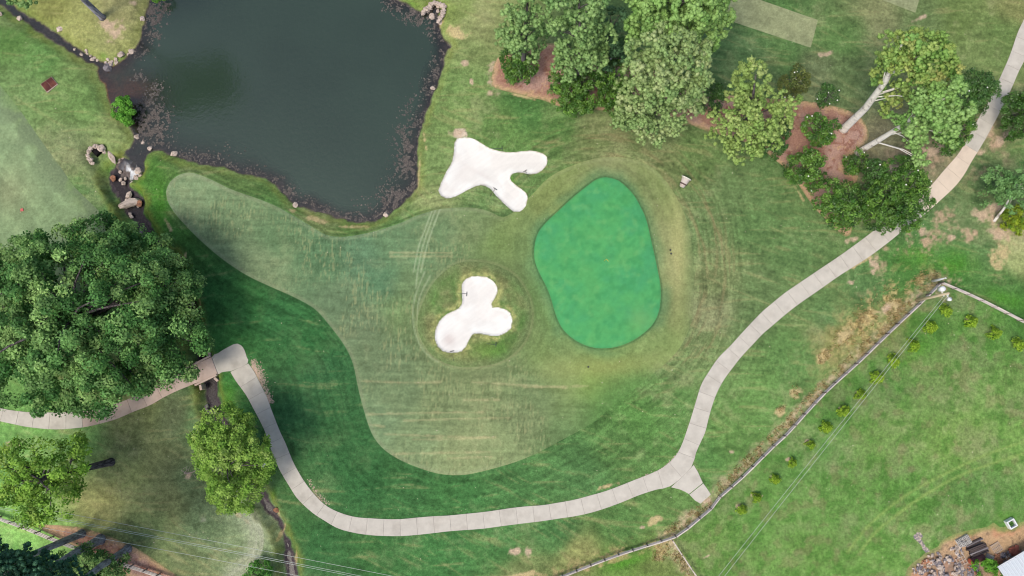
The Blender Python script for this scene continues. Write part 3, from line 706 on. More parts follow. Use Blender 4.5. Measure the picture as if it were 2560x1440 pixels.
def col_tee(x, y, px, py, F):
    c = np.broadcast_to(lin((152, 160, 120)), x.shape + (3,)) * 1.0
    c = turf_common(x, y, px, py, c, 0.4)
    s = streaks(x * 0.94 - y * 0.33, x * 0.33 + y * 0.94, 191, 6.0, 0.5)
    return c * (1 + 0.25 * (s - 0.5))[..., None] / K
def col_mulch(x, y, px, py, F):
    c = np.broadcast_to(lin((174, 134, 116)), x.shape + (3,)) * 1.0
    n = fbm(x / 3.0, y / 3.0, 201, 4); n2 = fbm(x / 0.5, y / 0.5, 203, 3)
    c = mixc(c, (186, 152, 138), sstep(0.45, 0.65, n)); c = mixc(c, (142, 94, 78), sstep(0.56, 0.75, n2) * 0.75)
    c = mixc(c, (206, 172, 132), sstep(0.62, 0.8, fbm(x / 0.4, y / 0.4, 205, 3)) * 0.8)
    e = F['self']; c = mixc(c, (214, 182, 140), sstep(-1.1, -0.1, e + 0.8 * (n2 - 0.5)) * 0.8)
    c = mixc(c, (112, 126, 80), sstep(-0.35, 0.0, e + 0.7 * (n2 - 0.5)) * 0.7)
    return c / K
def col_yard(x, y, px, py, F):
    c = np.broadcast_to(lin((196, 164, 126)), x.shape + (3,)) * 1.0
    n = fbm(x / 2.0, y / 2.0, 211, 4); n2 = fbm(x / 0.5, y / 0.5, 213, 3)
    c = mixc(c, (206, 150, 118), sstep(0.48, 0.68, n) * 0.8); c = mixc(c, (140, 118, 96), sstep(0.55, 0.72, n2) * 0.8)
    c = mixc(c, (120, 150, 80), sstep(-1.0, -0.05, F['self'] + 1.2 * (n - 0.5)) * 0.8)
    c = mixc(c, (150, 132, 118), blob(px, py, 2400, 1420, 110, 40) * 0.7)
    return c / K

# ------------------------------------------------------------------ ground sheets
def to_grid(me_name, xs, ys):
    X, Y = np.meshgrid(xs, ys); nx, ny = len(xs), len(ys)
    i = np.arange(nx * ny).reshape(ny, nx)
    f = np.stack([i[:-1, :-1], i[:-1, 1:], i[1:, 1:], i[1:, :-1]], -1).reshape(-1, 4)
    return X.ravel(), Y.ravel(), f
SHEETS = [('fairway', A_fair, 1), ('fairway2', A_fair2, 1), ('tee1', A_t1, 1), ('tee2', A_t2, 1), ('mulch1', A_m1, 1), ('mulch2', A_m2, 1), ('yard', A_yard, 1),
          ('surr', A_surr, 2), ('green', A_green, 3), ('b1', A_b1, 3), ('b2', A_b2, 3)]
def sink(x, y, level, F):
    s = np.zeros_like(x)
    for n, a, l in SHEETS:
        if l > level:
            if n not in F: F[n] = a.sd(x, y)
            s = np.maximum(s, 0.09 * sstep(-0.03, -0.5, F[n]))
    return s
def axis(lo, hi, st):
    core = list(np.arange(lo, hi + st, st)); g = []; d = st; v = 0
    while v < 1600:
        d *= 1.35; v += d; g.append(v)
    return np.array([lo - q for q in reversed(g)] + core + [core[-1] + q for q in g])
gx = axis(-80, 80, 0.175); gy = axis(-36, 56, 0.175)
X, Y, FQ = to_grid('ground', gx, gy)
F = fields(X, Y)
F['fair'] = A_fair.sd(X, Y)
F['fairway'] = F['fair']
hz = relief(X, Y, F) - sink(X, Y, 0, F)
px_, py_ = to_plan(X, Y)
gcol = col_rough(X, Y, px_, py_, F, None)
ground = mesh_obj('ground', np_mesh('ground', np.stack([X, Y, hz], 1), FQ, gcol, True), M['rough'])
tag(ground, 'rough grass ground round the golf hole with dry and bare patches', 'grass', kind='structure')

def sheet(name, area, level, colf, mat, label, cat, st=0.17, key=None):
    lo, hi = area.pts.min(0) - st * 2, area.pts.max(0) + st * 2
    x, y, f = to_grid(name, np.arange(lo[0], hi[0], st), np.arange(lo[1], hi[1], st))
    sd, qx, qy = area.sd(x, y, True)
    q = sd[f] < 0.55 * st; cnt = q.sum(1)
    a4 = f[cnt == 4]; t3 = f[cnt == 3]; miss = np.argmin(q[cnt == 3], 1); rr_ = np.arange(len(t3))
    t3 = np.stack([t3[rr_, (miss + k) % 4] for k in (1, 2, 3)], 1)
    f = np.concatenate([a4[:, [0, 1, 2]], a4[:, [0, 2, 3]], t3])
    snap = sd > -0.5 * st
    x = np.where(snap, qx, x); y = np.where(snap, qy, y); sd = np.where(snap, 0, sd)
    ar = (x[f[:, 1]] - x[f[:, 0]]) * (y[f[:, 2]] - y[f[:, 0]]) - (x[f[:, 2]] - x[f[:, 0]]) * (y[f[:, 1]] - y[f[:, 0]])
    f = f[ar > 0.02 * st * st]
    used = np.unique(f); rm = np.full(len(x), -1); rm[used] = np.arange(len(used))
    x, y, sd, f = x[used], y[used], sd[used], rm[f]
    Fl = fields(x, y); Fl['fair'] = A_fair.sd(x, y); Fl['fairway'] = Fl['fair']; Fl['self'] = sd
    z = relief(x, y, Fl) - sink(x, y, level, Fl) + 0.009 * level
    px, py = to_plan(x, y)
    c = colf(x, y, px, py, Fl)
    o = mesh_obj(name, np_mesh(name, np.stack([x, y, z], 1), f, c, True), mat)
    return tag(o, label, cat, kind='structure')
sheet('fairway', A_fair, 1, col_fair, M['fairway'], 'pale mown fairway and apron wrapping round the green', 'fairway')
sheet('fairway', A_fair2, 1, col_fair2, M['fairway'], 'pale neighbouring fairway at the left edge beside the big oak', 'fairway', 0.3)
sheet('tee_box', A_t1, 1, col_tee, M['fairway'], 'pale rectangular tee box beside the large pine', 'tee box', 0.25)
sheet('tee_box', A_t2, 1, col_tee, M['fairway'], 'pale tee box cut off by the top edge', 'tee box', 0.25)
sheet('mulch_bed', A_m1, 1, col_mulch, M['straw'], 'reddish pine straw bed under the pines and magnolias', 'mulch')
sheet('mulch_bed', A_m2, 1, col_mulch, M['straw'], 'reddish pine straw along the fence at the lower left', 'mulch')
sheet('dirt_yard', A_yard, 1, col_yard, M['dirt'], 'bare tan dirt yard with heaps of stone and timber', 'dirt')
sheet('bunker_surround', A_surr, 2, col_surr, M['rough'], 'longer rough grass ringing the lower bunker', 'grass')
sheet('putting_green', A_green, 3, col_green, M['green'], 'bright emerald putting green with a yellow flag', 'green', 0.2)
sheet('sand_bunker', A_b1, 3, col_sand, M['sand'], 'white sand bunker with three lobes beside the pond', 'bunker', 0.18)
sheet('sand_bunker', A_b2, 3, col_sand, M['sand'], 'white sand bunker with three lobes below the pond and left of the green', 'bunker', 0.18)

# ------------------------------------------------------------------ water
def water(name, sdf, lo, hi, z, mat, label, deep, st=0.35):
    x, y, f = to_grid(name, np.arange(lo[0], hi[0], st), np.arange(lo[1], hi[1], st))
    sd = sdf(x, y)
    f = f[(sd[f] < 0.9).all(1)]
    used = np.unique(f); rm = np.full(len(x), -1); rm[used] = np.arange(len(used))
    x, y, sd, f = x[used], y[used], sd[used], rm[f]
    c = deep(x, y, sd)
    o = mesh_obj(name, np_mesh(name, np.stack([x, y, np.full_like(x, z)], 1), f, np.repeat(c[:, None], 3, 1), True), mat)
    return tag(o, label, 'water', kind='structure')
def pond_sd(x, y): return np.minimum(A_pond.sd(x, y), A_cup.sd(x, y))
def pond_deep(x, y, sd):
    px, py = to_plan(x, y)
    d = sstep(0.2, 2.6, -sd + 2.2 * (fbm(x / 4, y / 4, 301, 3) - 0.5))
    d = d * (1 - 0.85 * blob(px, py, 320, 220, 70, 60)) * (1 - 0.7 * blob(px, py, 370, 300, 50, 90)) * (1 - 0.8 * blob(px, py, 335, 400, 50, 40))
    d = d * (1 - 0.6 * blob(px, py, 1020, 500, 60, 90)) * (1 - 0.5 * blob(px, py, 480, 380, 140, 40, 12))
    return 0.12 + 0.88 * d
lo = np.minimum(A_pond.lo, A_cup.lo); hi = np.maximum(A_pond.hi, A_cup.hi)
water('pond', pond_sd, lo + 7, hi - 7, WL, M['pond'], 'dark grey-green pond with weedy muddy margins', pond_deep)
water('creek', A_creek.sd, A_creek.lo + 7, A_creek.hi - 7, WL2, M['creekw'], 'narrow dark creek running from the pond past the oak to the bottom edge', lambda x, y, sd: np.full_like(x, 0.35), 0.25)

# ------------------------------------------------------------------ cart path: one slab at a time
PL = [(577,929),(590,951),(604,970),(618,990),(634,1020),(650,1050),(664,1080),(670,1102),(685,1140),(700,1175),(725,1217),(745,1247),(780,1280),(810,1300),(845,1320),(885,1331),(927,1337),(965,1339),(1005,1339),(1045,1336),(1082,1332),
 (1125,1327),(1165,1324),(1205,1321),(1242,1316),(1280,1311),(1320,1306),(1361,1301),(1400,1295),(1441,1289),(1484,1279),(1524,1266),(1561,1252),(1597,1237),(1640,1223),(1672,1216),(1706,1190),(1732,1160),(1738,1134),(1752,1102),(1762,1080),
 (1770,1047),(1780,1012),(1792,980),(1809,949),(1830,920),(1852,892),(1877,865),(1905,835),(1920,822),(1982,770),(2053,720),(2100,687),(2170,642),(2220,605),(2267,567),(2305,540),(2350,500),(2387,465),(2410,435),(2427,405),(2455,360),(2480,315),(2500,277),
 (2527,222),(2545,180),(2561,148),(2590,80),(2615,0)]
PU = [(620,909),(634,928),(645,950),(655,970),(666,992),(676,1020),(688,1052),(700,1082),(712,1107),(725,1140),(735,1162),(755,1197),(775,1225),(797,1250),(822,1270),(855,1285),(890,1294),(927,1297),(965,1299),(1002,1299),(1045,1295),(1082,1292),(1122,1290),
 (1162,1286),(1202,1282),(1240,1277),(1280,1271),(1317,1267),(1357,1264),(1395,1258),(1434,1251),(1472,1241),(1511,1230),(1549,1216),(1584,1202),(1627,1185),(1652,1173),(1675,1156),(1692,1137),(1705,1113),(1717,1080),(1730,1040),(1742,1000),(1755,960),
 (1775,927),(1797,895),(1825,867),(1852,837),(1877,810),(1905,781),(1920,768),(1960,735),(1983,719),(2045,677),(2100,640),(2155,600),(2207,560),(2260,520),(2320,472),(2360,427),(2395,387),(2412,360),(2445,300),(2482,237),(2500,197),(2525,140),(2545,82),(2560,50),(2585,-10)]
WL_ = [(482,960),(445,975),(410,992),(375,1012),(332,1029),(295,1045),(262,1055),(220,1065),(180,1070),(142,1072),(105,1070),(65,1065),(27,1057),(0,1051),(-70,1030)]
WU_ = [(462,927),(432,942),(400,957),(370,975),(337,992),(300,1007),(262,1020),(222,1027),(185,1031),(147,1032),(110,1032),(70,1031),(27,1026),(0,1020),(-70,1000)]
def near_on(pts, c):
    a, b = pts[:-1], pts[1:]; e = b - a
    t = np.clip(((c - a) * e).sum(1) / ((e * e).sum(1) + 1e-9), 0, 1)
    q = a + e * t[:, None]; i = np.argmin(((q - c) ** 2).sum(1)); return q[i]
def resamp(p, n):
    d = np.r_[0, np.cumsum(np.linalg.norm(np.diff(p, axis=0), axis=1))]
    t = np.linspace(0, d[-1], n); return np.stack([np.interp(t, d, p[:, 0]), np.interp(t, d, p[:, 1])], 1)
path_root = thing('cart_path', (0, 0, 0), 'pale concrete cart path of square slabs curving round the hole', 'path'); path_root['kind'] = 'structure'
def slab(ring, name='slab', mat=None, lift=0.045, gap=0.012, level=False):
    ring = np.array(ring); c = ring.mean(0)
    area = 0.5 * np.sum(ring[:, 0] * np.roll(ring[:, 1], -1) - np.roll(ring[:, 0], -1) * ring[:, 1])
    if area < 0: ring = ring[::-1]
    inner = c + (ring - c) * (1 - gap)
    z = np.maximum(relief(inner[:, 0], inner[:, 1]), -0.12); z = 0.6 * z + 0.4 * z.mean()
    if level: z = np.full_like(z, z.mean() + 0.02)
    mb = MB(); loc = Vector((c[0], c[1], float(z.mean())))
    r0 = inner - c; zz = z - loc.z
    r1 = r0 * 0.994
    n = len(r0)
    v = [(p[0], p[1], zz[i] - 0.25) for i, p in enumerate(r0)] + [(p[0], p[1], zz[i] + lift - 0.012) for i, p in enumerate(r0)] + [(p[0], p[1], zz[i] + lift) for i, p in enumerate(r1)]
    f = [tuple(range(2 * n, 3 * n))]
    for k in range(2):
        for i in range(n):
            j = (i + 1) % n; f.append((k * n + i, k * n + j, k * n + n + j, k * n + n + i))
    mb.add(v, f)
    o = mb.build(name, mat or M['path'], path_root); o.location = loc
    return o
bed = MB()
def bed_ring(ring):
    ring = np.array(ring); z = np.maximum(relief(ring[:, 0], ring[:, 1]), -0.12)
    bed.prism(ring.tolist(), (z - 0.9).tolist(), (z + 0.018).tolist())
def lay_path(pa, pb, length, start=0):
    A, B = smooth(Pn(pa), False, 0.4), smooth(Pn(pb), False, 0.4)
    C = 0.5 * (resamp(A, 400) + resamp(B, 400))
    tot = np.linalg.norm(np.diff(C, axis=0), axis=1).sum(); n = int(round(tot / length))
    J = resamp(C, n * 4 + 1)
    ja = np.array([near_on(A, c) for c in J]); jb = np.array([near_on(B, c) for c in J])
    ja[0], jb[0] = A[0], B[0]; ja[-1], jb[-1] = A[-1], B[-1]
    e = ja - jb; e = e / np.linalg.norm(e, axis=1)[:, None] * 0.07; ja = ja + e; jb = jb - e
    rj = random.Random(5)
    for k in range(n):
        i = k * 4
        ring = [ja[i], ja[i + 1], ja[i + 2], ja[i + 3], ja[i + 4], jb[i + 4], jb[i + 3], jb[i + 2], jb[i + 1], jb[i]]
        m = 0.5 * (ja[i + 2] + jb[i + 2]); px, py = to_plan(m[0], m[1])
        mt = M['path']
        if 2290 < px < 2432 and 380 < py < 545: mt = M['path_tan']
        if px < 470 and px > 190: mt = M['path_warm']
        slab(ring, 'slab', mt)
        bed_ring(ring)
lay_path(PL, PU, 2.32)
lay_path(WL_, WU_, 2.25)
for ring in ([(530,893),(545,883),(560,873),(575,865),(585,860),(595,859),(604,864),(611,874),(617,892),(619.5,908),(577,928),(565,929),(554,931),(546,936)],
             [(1677,1218),(1706,1191),(1734,1162),(1745,1180),(1757,1207),(1722,1235),(1712,1229),(1698,1223)],
             [(1723,1236),(1758,1208),(1768,1222),(1777,1236),(1751,1259),(1737,1251)]):
    w = smooth(Pn(ring), True, 0.35) if ring[0][0] < 600 else Pn(ring); slab(w, gap=0.006, level=True)
bo = bed.build('path_base', M['joint'], path_root)

# ------------------------------------------------------------------ bridge over the creek
br = thing('footbridge', G(505, 930), 'short tan concrete bridge carrying the cart path over the creek', 'bridge')
def loc_ring(root, ring, z=0.0):
    w = Pn(ring, z); return [(a - root.location.x, b - root.location.y) for a, b in w]
def local(root, v): return (v[0] - root.location.x, v[1] - root.location.y, v[2] - root.location.z)
zb = -br.location.z + 0.10
mb = MB(); mb.prism(loc_ring(br, [(463,927),(503,905),(529,893),(545,935),(514,950),(483,960)][::-1]), zb - 0.35, zb + 0.02); mb.build('deck', M['deck'], br)
for a, b in (((488,963),(543,937)), ((466,922),(527,889))):
    mb = MB(); p, q = P(*a), P(*b); d = (q - p); mb.box(local(br, ((p.x + q.x) / 2, (p.y + q.y) / 2, br.location.z + zb - 0.1)), (d.length, 0.26, 0.5), math.atan2(d.y, d.x), 0.03)
    mb.build('kerb', M['path_warm'], br)
for (a, b) in (((500,962),(503,975)), ((536,945),(544,952)), ((492,915),(490,905)), ((524,885),(520,878))):
    mb = MB(); p, q = P(*a), P(*b); d = (q - p); mb.box(local(br, ((p.x + q.x) / 2, (p.y + q.y) / 2, br.location.z + zb - 0.8)), (max(d.length, .7), 0.35, 1.5), math.atan2(d.y, d.x), 0.03)
    mb.build('wing_wall', M['path_warm'], br)

# ------------------------------------------------------------------ rocks
def rock_mesh(seed, flat=0.6, sub=2, pts=26):
    """irregular convex boulder of unit radius"""
    import bmesh
    rs = np.random.RandomState(seed); bm = bmesh.new()
    d = rs.normal(size=(pts, 3)); d /= np.linalg.norm(d, axis=1)[:, None]
    d *= (0.75 + 0.35 * rs.rand(pts))[:, None]; d[:, 2] *= flat; d[:, 0] *= 1 + 0.3 * rs.rand(); 
    for q in d: bm.verts.new(q)
    bmesh.ops.convex_hull(bm, input=bm.verts[:])
    for v in [v for v in bm.verts if not v.link_faces]: bm.verts.remove(v)
    me = bpy.data.meshes.new('rock'); bm.to_mesh(me); bm.free(); return me
ROCKM = {}
for key in ('rock', 'rock_red', 'rock_grey'):
    ROCKM[key] = []
    for i in range(7):
        me = rock_mesh(40 + i); me.materials.append(M[key]); ROCKM[key].append(me)
rr = random.Random(3)
def rock(px, py, r, label, group=None, mat='rock', el=1.0, rot=None, z=None, parent=None, name='boulder', flat=1.0):
    w = P(px, py, z if z is not None else 0); z0 = H1(w.x, w.y) if z is None else z
    w = P(px, py, z0 + 0.1); rad = PR(px, py, r)
    o = bpy.data.objects.new(name, rr.choice(ROCKM[mat]))
    o.location = (w.x, w.y, z0 + rad * 0.22 * flat); o.scale = (rad * el, rad / max(el, 1) ** 0.5, rad * flat)
    o.rotation_euler = (rr.uniform(-.15, .15), rr.uniform(-.15, .15), R(rot) if rot is not None else rr.uniform(0, 6.28))
    put(o)
    if label: tag(o, label, 'boulder', group)
    return o
for a in ((49,46,8,'pale rounded boulder on the near bank of the upper creek, closest to the corner'),(1,35,6,'pale boulder cut off by the left edge beside the upper creek'),(149,72,8,'round pale boulder on the far bank of the upper creek'),
 (355,46,8,'pale rounded boulder at the top of the grassy point where weeds meet the pond'),(329,129,8,'pale oval boulder at the tip of the grassy point beside the pond'),(302,135,10,'broad flat tan boulder in grass on the grassy point'),
 (342,342,8,'pale boulder on the bank just above the dark pond outlet'),(359,356,7,'pale boulder standing in the weeds above the pond outlet'),(375,370,7,'tan boulder in dark shallow water at the pond outlet'),(435,384,8,'pale wedge shaped boulder on the pond edge by the fairway tip'),
 (1082,221,7,'pale boulder on the right shore of the pond'),(739,512,8,'pale blocky boulder on the lower left shore of the pond'),(966,536,8,'pale angular boulder at the bottom right corner of the pond'),
 (1079,42,10,'large tan slab lying in front of the stone headwall'),(1095,27,5,'small pale stone inside the stone headwall'),
 (481,760,7,'grey boulder on the creek bank at the right edge of the oak'),(428,658,6,'pale boulder in the creek beside the reddish pool'),(380,61,5,'small tan stone among weeds on the left pond shore')):
    rock(*a)
rock(270, 169, 12, 'large grey-brown boulder where the upper creek enters the pond', mat='rock_grey', z=WL)
rock(691, 1275, 7, 'square orange-brown stone set in the creek bank below the cart path', mat='rock_red')
rock(449, 651, 11, 'pale domed boulder overhanging the creek on the fairway side of the oak')
g = 'stones at the mouth of the upper creek'
for a in ((216,125,5),(218,132,4.5),(186,123,3.5),(203,136,5),(230,148,6),(235,144,4.5),(275,159,8),(288,148,6),(291,155,6),(269,148,5),(320,135,4),(281,152,4.5),(264,156,4.5),(243,150,4),(226,140,4)):
    rock(*a, 'small pale stone in the cluster where the upper creek meets the pond', g)
g = 'stones of the cascade below the pond'
for a in ((301,385,10),(308,379,7),(295,397,7),(301,449,5),(309,458,7),(316,500,5),(325,536,5),(328,541,5),(334,512,4),(315,516,6),(298,408,6),(306,398,5),(340,444,7),(352,440,6),(330,458,6),(345,516,4),(312,446,5),(300,430,5)):
    rock(*a, 'tan stone among the rocks of the cascade and creek below the pond', g, z=WL2 + 0.35)
rock(280, 394, 11, 'long pale slab standing at the head of the cascade', el=1.7, rot=-60)
rock(281, 446, 9, 'flat pinkish boulder in the creek just below the cascade', mat='rock_red', z=WL2 + 0.3)
rock(321, 490, 9, 'oblong tan boulder in the middle of the creek below the cascade', el=1.4, rot=60, z=WL2 + 0.3)
rock(328, 508, 18, 'long tan rock ledge lying across the creek', el=1.9, rot=18, z=WL2 + 0.25)
rock(348, 509, 10, 'rust red boulder at the right end of the creek ledge', mat='rock_red', z=WL2 + 0.4)
rock(346, 428, 11, 'large tan boulder on the fairway side of the cascade', z=-0.9)
g = 'stones by the creek under the oak edge'
for a in ((354,580,6),(361,585,6),(356,588,5)): rock(*a, 'grey stone in the creek at the upper right edge of the oak', g, 'rock_grey', z=WL2 + 0.3)
g = 'stones in the creek above the round tree'
for a in ((515,1017,6),(519,1029,6),(527,1030,5),(537,1031,6),(513,1024,5),(531,1022,4)): rock(*a, 'pale stone in the creek just above the round yellow-green tree', g, 'rock_grey', z=WL2 + 0.3)
ORD = ['first','second','third','fourth','fifth','sixth','seventh','eighth','ninth','tenth','eleventh','twelfth','thirteenth','fourteenth','fifteenth','sixteenth','seventeenth','eighteenth']
for gname, txt in (('stones at the mouth of the upper creek', 'of the small pale stones where the upper creek meets the pond'), ('stones of the cascade below the pond', 'of the tan stones in the cascade below the pond'),
                   ('stones by the creek under the oak edge', 'of the grey creek stones at the upper right of the oak'), ('stones in the creek above the round tree', 'of the pale creek stones above the round tree')):
    for i, o in enumerate(sorted([o for o in col.objects if o.get('group') == gname], key=lambda o: o.location.x)):
        o['label'] = ORD[i] + ' from the left ' + txt
# stone headwall at the top of the pond
hw = thing('stone_headwall', G(1085, 20), 'pale stone headwall in a V shape at the upper right of the pond', 'wall')
hp = resamp(smooth(Pn([(1056,31),(1070,19),(1085,6),(1098,10),(1110,17),(1106,34),(1098,52)]), False, 0.3), 26)
for lv in range(2):
    for i, p in enumerate(hp):
        o = rock(0, 0, 5, None, z=0); o.name = 'stone'; o.parent = hw
        rad = 0.34 + 0.12 * rr.random(); o.scale = (rad, rad * .8, rad * .8)
        o.location = (p[0] - hw.location.x + rr.uniform(-.1, .1), p[1] - hw.location.y + rr.uniform(-.1, .1), (-0.55 + 0.5 * lv) - hw.location.z)
# culvert ringed with stones
cv = thing('stone_culvert', G(240, 385), 'dark culvert mouth ringed with pale stones beside the cascade', 'culvert')
for a in ((221,397,6),(219,388,6),(221,379,7),(227,371,7),(236,367,7),(244,366,6),(225,405,6),(231,408,5),(260,380,5),(228,399,5)):
    o = rock(a[0], a[1], a[2], None, z=-0.15); o.name = 'stone'; o.parent = cv; o.location = o.location - cv.location
o = rock(253, 371, 11, None, z=-0.1); o.name = 'stone'; o.parent = cv; o.location = o.location - cv.location
mb = MB(); a = G(236, 377); a.z = -0.85; mb.tube([local(cv, (a.x - 0.5, a.y + 0.5, a.z)), local(cv, (a.x + 0.35, a.y - 0.35, a.z))], 0.55, 14); mb.build('pipe', M['black'], cv)  # closed tube; the darkness of the culvert opening is put into its black colour
# cascade
cas = Area([(300,398),(318,396),(334,408),(350,424),(352,440),(338,452),(316,450),(296,438),(290,418)], -1.1)
lo, hi = cas.pts.min(0), cas.pts.max(0)
x, y, f = to_grid('c', np.arange(lo[0] - .3, hi[0] + .3, 0.12), np.arange(lo[1] - .3, hi[1] + .3, 0.12))
sd = cas.sd(x, y); f = f[(sd[f] < 0.2).all(1)]; used = np.unique(f); rm = np.full(len(x), -1); rm[used] = np.arange(len(used)); x, y, sd, f = x[used], y[used], sd[used], rm[f]
px, py = to_plan(x, y); dn = sstep(400, 448, py + 0.35 * (px - 320) * -1)
n1 = fbm(x / 0.7, y / 0.7, 401, 4); n2 = fbm(x / 0.35, y / 0.9, 402, 3)
z = WL + 0.06 - 0.75 * dn + 0.8 * (n1 - 0.5) - 0.5 * sstep(-0.5, 0.2, sd)
cc = mixc(np.broadcast_to(lin((112, 102, 98)), x.shape + (3,)) * 1.0, (66, 62, 68), sstep(0.45, 0.6, n2))
cc = mixc(cc, (238, 242, 246), blob(px, py, 325, 426, 20, 20) * 1.5 * sstep(0.44, 0.58, n2))
o = mesh_obj('cascade', np_mesh('cascade', np.stack([x, y, z], 1), f, cc / K, True), M['foam']); tag(o, 'white water cascade tumbling over dark rock from pond to creek', 'waterfall', kind='structure')

# ------------------------------------------------------------------ floating weed, gravel, litter, tall grass
def flakes(name, pts, z, r0, r1, c0, c1, mat, label, cat, seed, dome=0.35, k=6):
    rs = np.random.RandomState(seed); n = len(pts)
    ang = (np.arange(k) / k * 2 * np.pi)[None, :] + rs.rand(n, 1) * 6.28
    rad = (r0 + (r1 - r0) * rs.rand(n, 1) ** 2) * (0.5 + 0.8 * rs.rand(n, k))
    v = np.zeros((n, k + 1, 3))
    v[:, 0, 0] = pts[:, 0]; v[:, 0, 1] = pts[:, 1]; v[:, 0, 2] = z + dome * rad.mean(1)
    v[:, 1:, 0] = pts[:, 0:1] + rad * np.cos(ang); v[:, 1:, 1] = pts[:, 1:2] + rad * np.sin(ang); v[:, 1:, 2] = np.asarray(z).reshape(-1, 1) - 0.005
    b = (np.arange(n) * (k + 1))[:, None]
    f = np.stack([np.stack([b[:, 0], b[:, 0] + 1 + i, b[:, 0] + 1 + (i + 1) % k], 1) for i in range(k)], 1).reshape(-1, 3)
    t = rs.rand(n, 1, 1); c = (lin(c0) + (lin(c1) - lin(c0)) * t) * (0.8 + 0.4 * rs.rand(n, 1, 1)) / K
    c = np.broadcast_to(c, (n, k + 1, 3)).reshape(-1, 3)
    o = mesh_obj(name, np_mesh(name, v.reshape(-1, 3), f, c), mat); return tag(o, label, cat, kind='stuff')
rs = np.random.RandomState(9)
lo, hi = A_pond.pts.min(0), A_pond.pts.max(0)
cand = lo + (hi - lo) * rs.rand(420000, 2)
sd = A_pond.sd(cand[:, 0], cand[:, 1]); cpx, cpy = to_plan(cand[:, 0], cand[:, 1])
dens = np.zeros(len(cand))
band = lambda w: sstep(w, w * 0.3, -sd) * (sd < -0.12)
for (x, y, rx, ry, rot, w, a) in ((1085,150,50,120,0,2.6,.4),(1040,420,60,110,0,5.5,1.0),(990,510,60,50,0,5.0,1.0),(860,545,90,24,8,2.2,.7),(720,490,60,40,35,2.4,.7),(1010,20,70,40,15,3.2,.9),(1060,50,40,40,0,3,.7),(395,30,60,60,0,4.0,1.2),(365,110,40,40,0,2.0,.8),(560,425,120,24,10,2.0,.35),(960,20,60,20,0,3,.8)):
    dens = np.maximum(dens, blob(cpx, cpy, x, y, rx, ry, rot) * band(w) * a)
for (x, y, rx, ry, a) in ((372,300,32,45,1.3),(380,235,20,26,.8),(345,185,14,10,.9),(395,340,24,20,1.0),(358,260,24,20,.7),(410,300,16,26,.9),(330,350,20,20,.2),(470,390,90,16,.3)):
    dens = np.maximum(dens, blob(cpx, cpy, x, y, rx, ry) * a * (sd < -0.15))
cl = 0.45 * fbm(cand[:, 0] / 0.9, cand[:, 1] / 0.9, 410, 3) + 0.55 * fbm(cand[:, 0] / 0.35, cand[:, 1] / 0.35, 411, 2)
keep = rs.rand(len(cand)) < dens * sstep(0.44, 0.60, cl) * 1.0
pts = cand[keep][:26000]
flakes('floating_weed', pts, np.full(len(pts), WL + 0.012), 0.04, 0.15, (86, 82, 80), (116, 108, 102), M['weed'], 'brown mats of dead water weed floating along the pond edge', 'water weed', 5, 0.3)

def pebbles(name, pts, r0, r1, mat, label, cat, seed):
    rs = np.random.RandomState(seed); n = len(pts)
    base = np.array([[1, 0, 0], [0, 1, 0], [-1, 0, 0], [0, -1, 0], [0, 0, .8]], float)
    z = relief(pts[:, 0], pts[:, 1])
    s = (r0 + (r1 - r0) * rs.rand(n, 1, 1)); a = rs.rand(n) * 6.28
    v = base[None] * s * (0.7 + 0.6 * rs.rand(n, 5, 1))
    c, sn = np.cos(a)[:, None], np.sin(a)[:, None]
    vx = v[:, :, 0] * c - v[:, :, 1] * sn; vy = v[:, :, 0] * sn + v[:, :, 1] * c
    v = np.stack([vx + pts[:, 0:1], vy + pts[:, 1:2], v[:, :, 2] + z[:, None] + 0.005], 2)
    b = np.arange(n) * 5
    f = np.stack([np.stack([b + i, b + (i + 1) % 4, b + 4], 1) for i in range(4)], 1).reshape(-1, 3)
    o = mesh_obj(name, np_mesh(name, v.reshape(-1, 3), f), mat); return tag(o, label, cat, kind='stuff')
gp = []
for line, w, n in (([(624,904),(640,935),(652,962)], 0.9, 420), ([(654,968),(664,990),(672,1008)], 0.7, 200), ([(764,1200),(790,1238),(815,1262)], 0.55, 110), ([(1600,1196),(1650,1172),(1690,1135)], 0.5, 110)):
    L = resamp(smooth(Pn(line), False, 0.3), n)
    gp.append(L + np.stack([np.abs(rs.normal(size=n)) * w * 0.55 + 0.1, np.abs(rs.normal(size=n)) * w * 0.3 - 0.05], 1))
pebbles('gravel', np.concatenate(gp), 0.03, 0.085, M['gravel'], 'pinkish gravel spilling along the edge of the cart path', 'gravel', 6)
n = 380; pts = np.stack([rs.uniform(-72, 72, n), rs.uniform(-31, 48, n)], 1)
ok = (pond_sd(pts[:, 0], pts[:, 1]) > 1) & (A_b1.sd(pts[:, 0], pts[:, 1]) > .3) & (A_b2.sd(pts[:, 0], pts[:, 1]) > .3) & (A_green.sd(pts[:, 0], pts[:, 1]) > .5)
pts = pts[ok]
pebbles('leaf_litter', pts, 0.03, 0.085, M['litter'], 'tiny pale dry leaves strewn over the grass', 'leaves', 8)

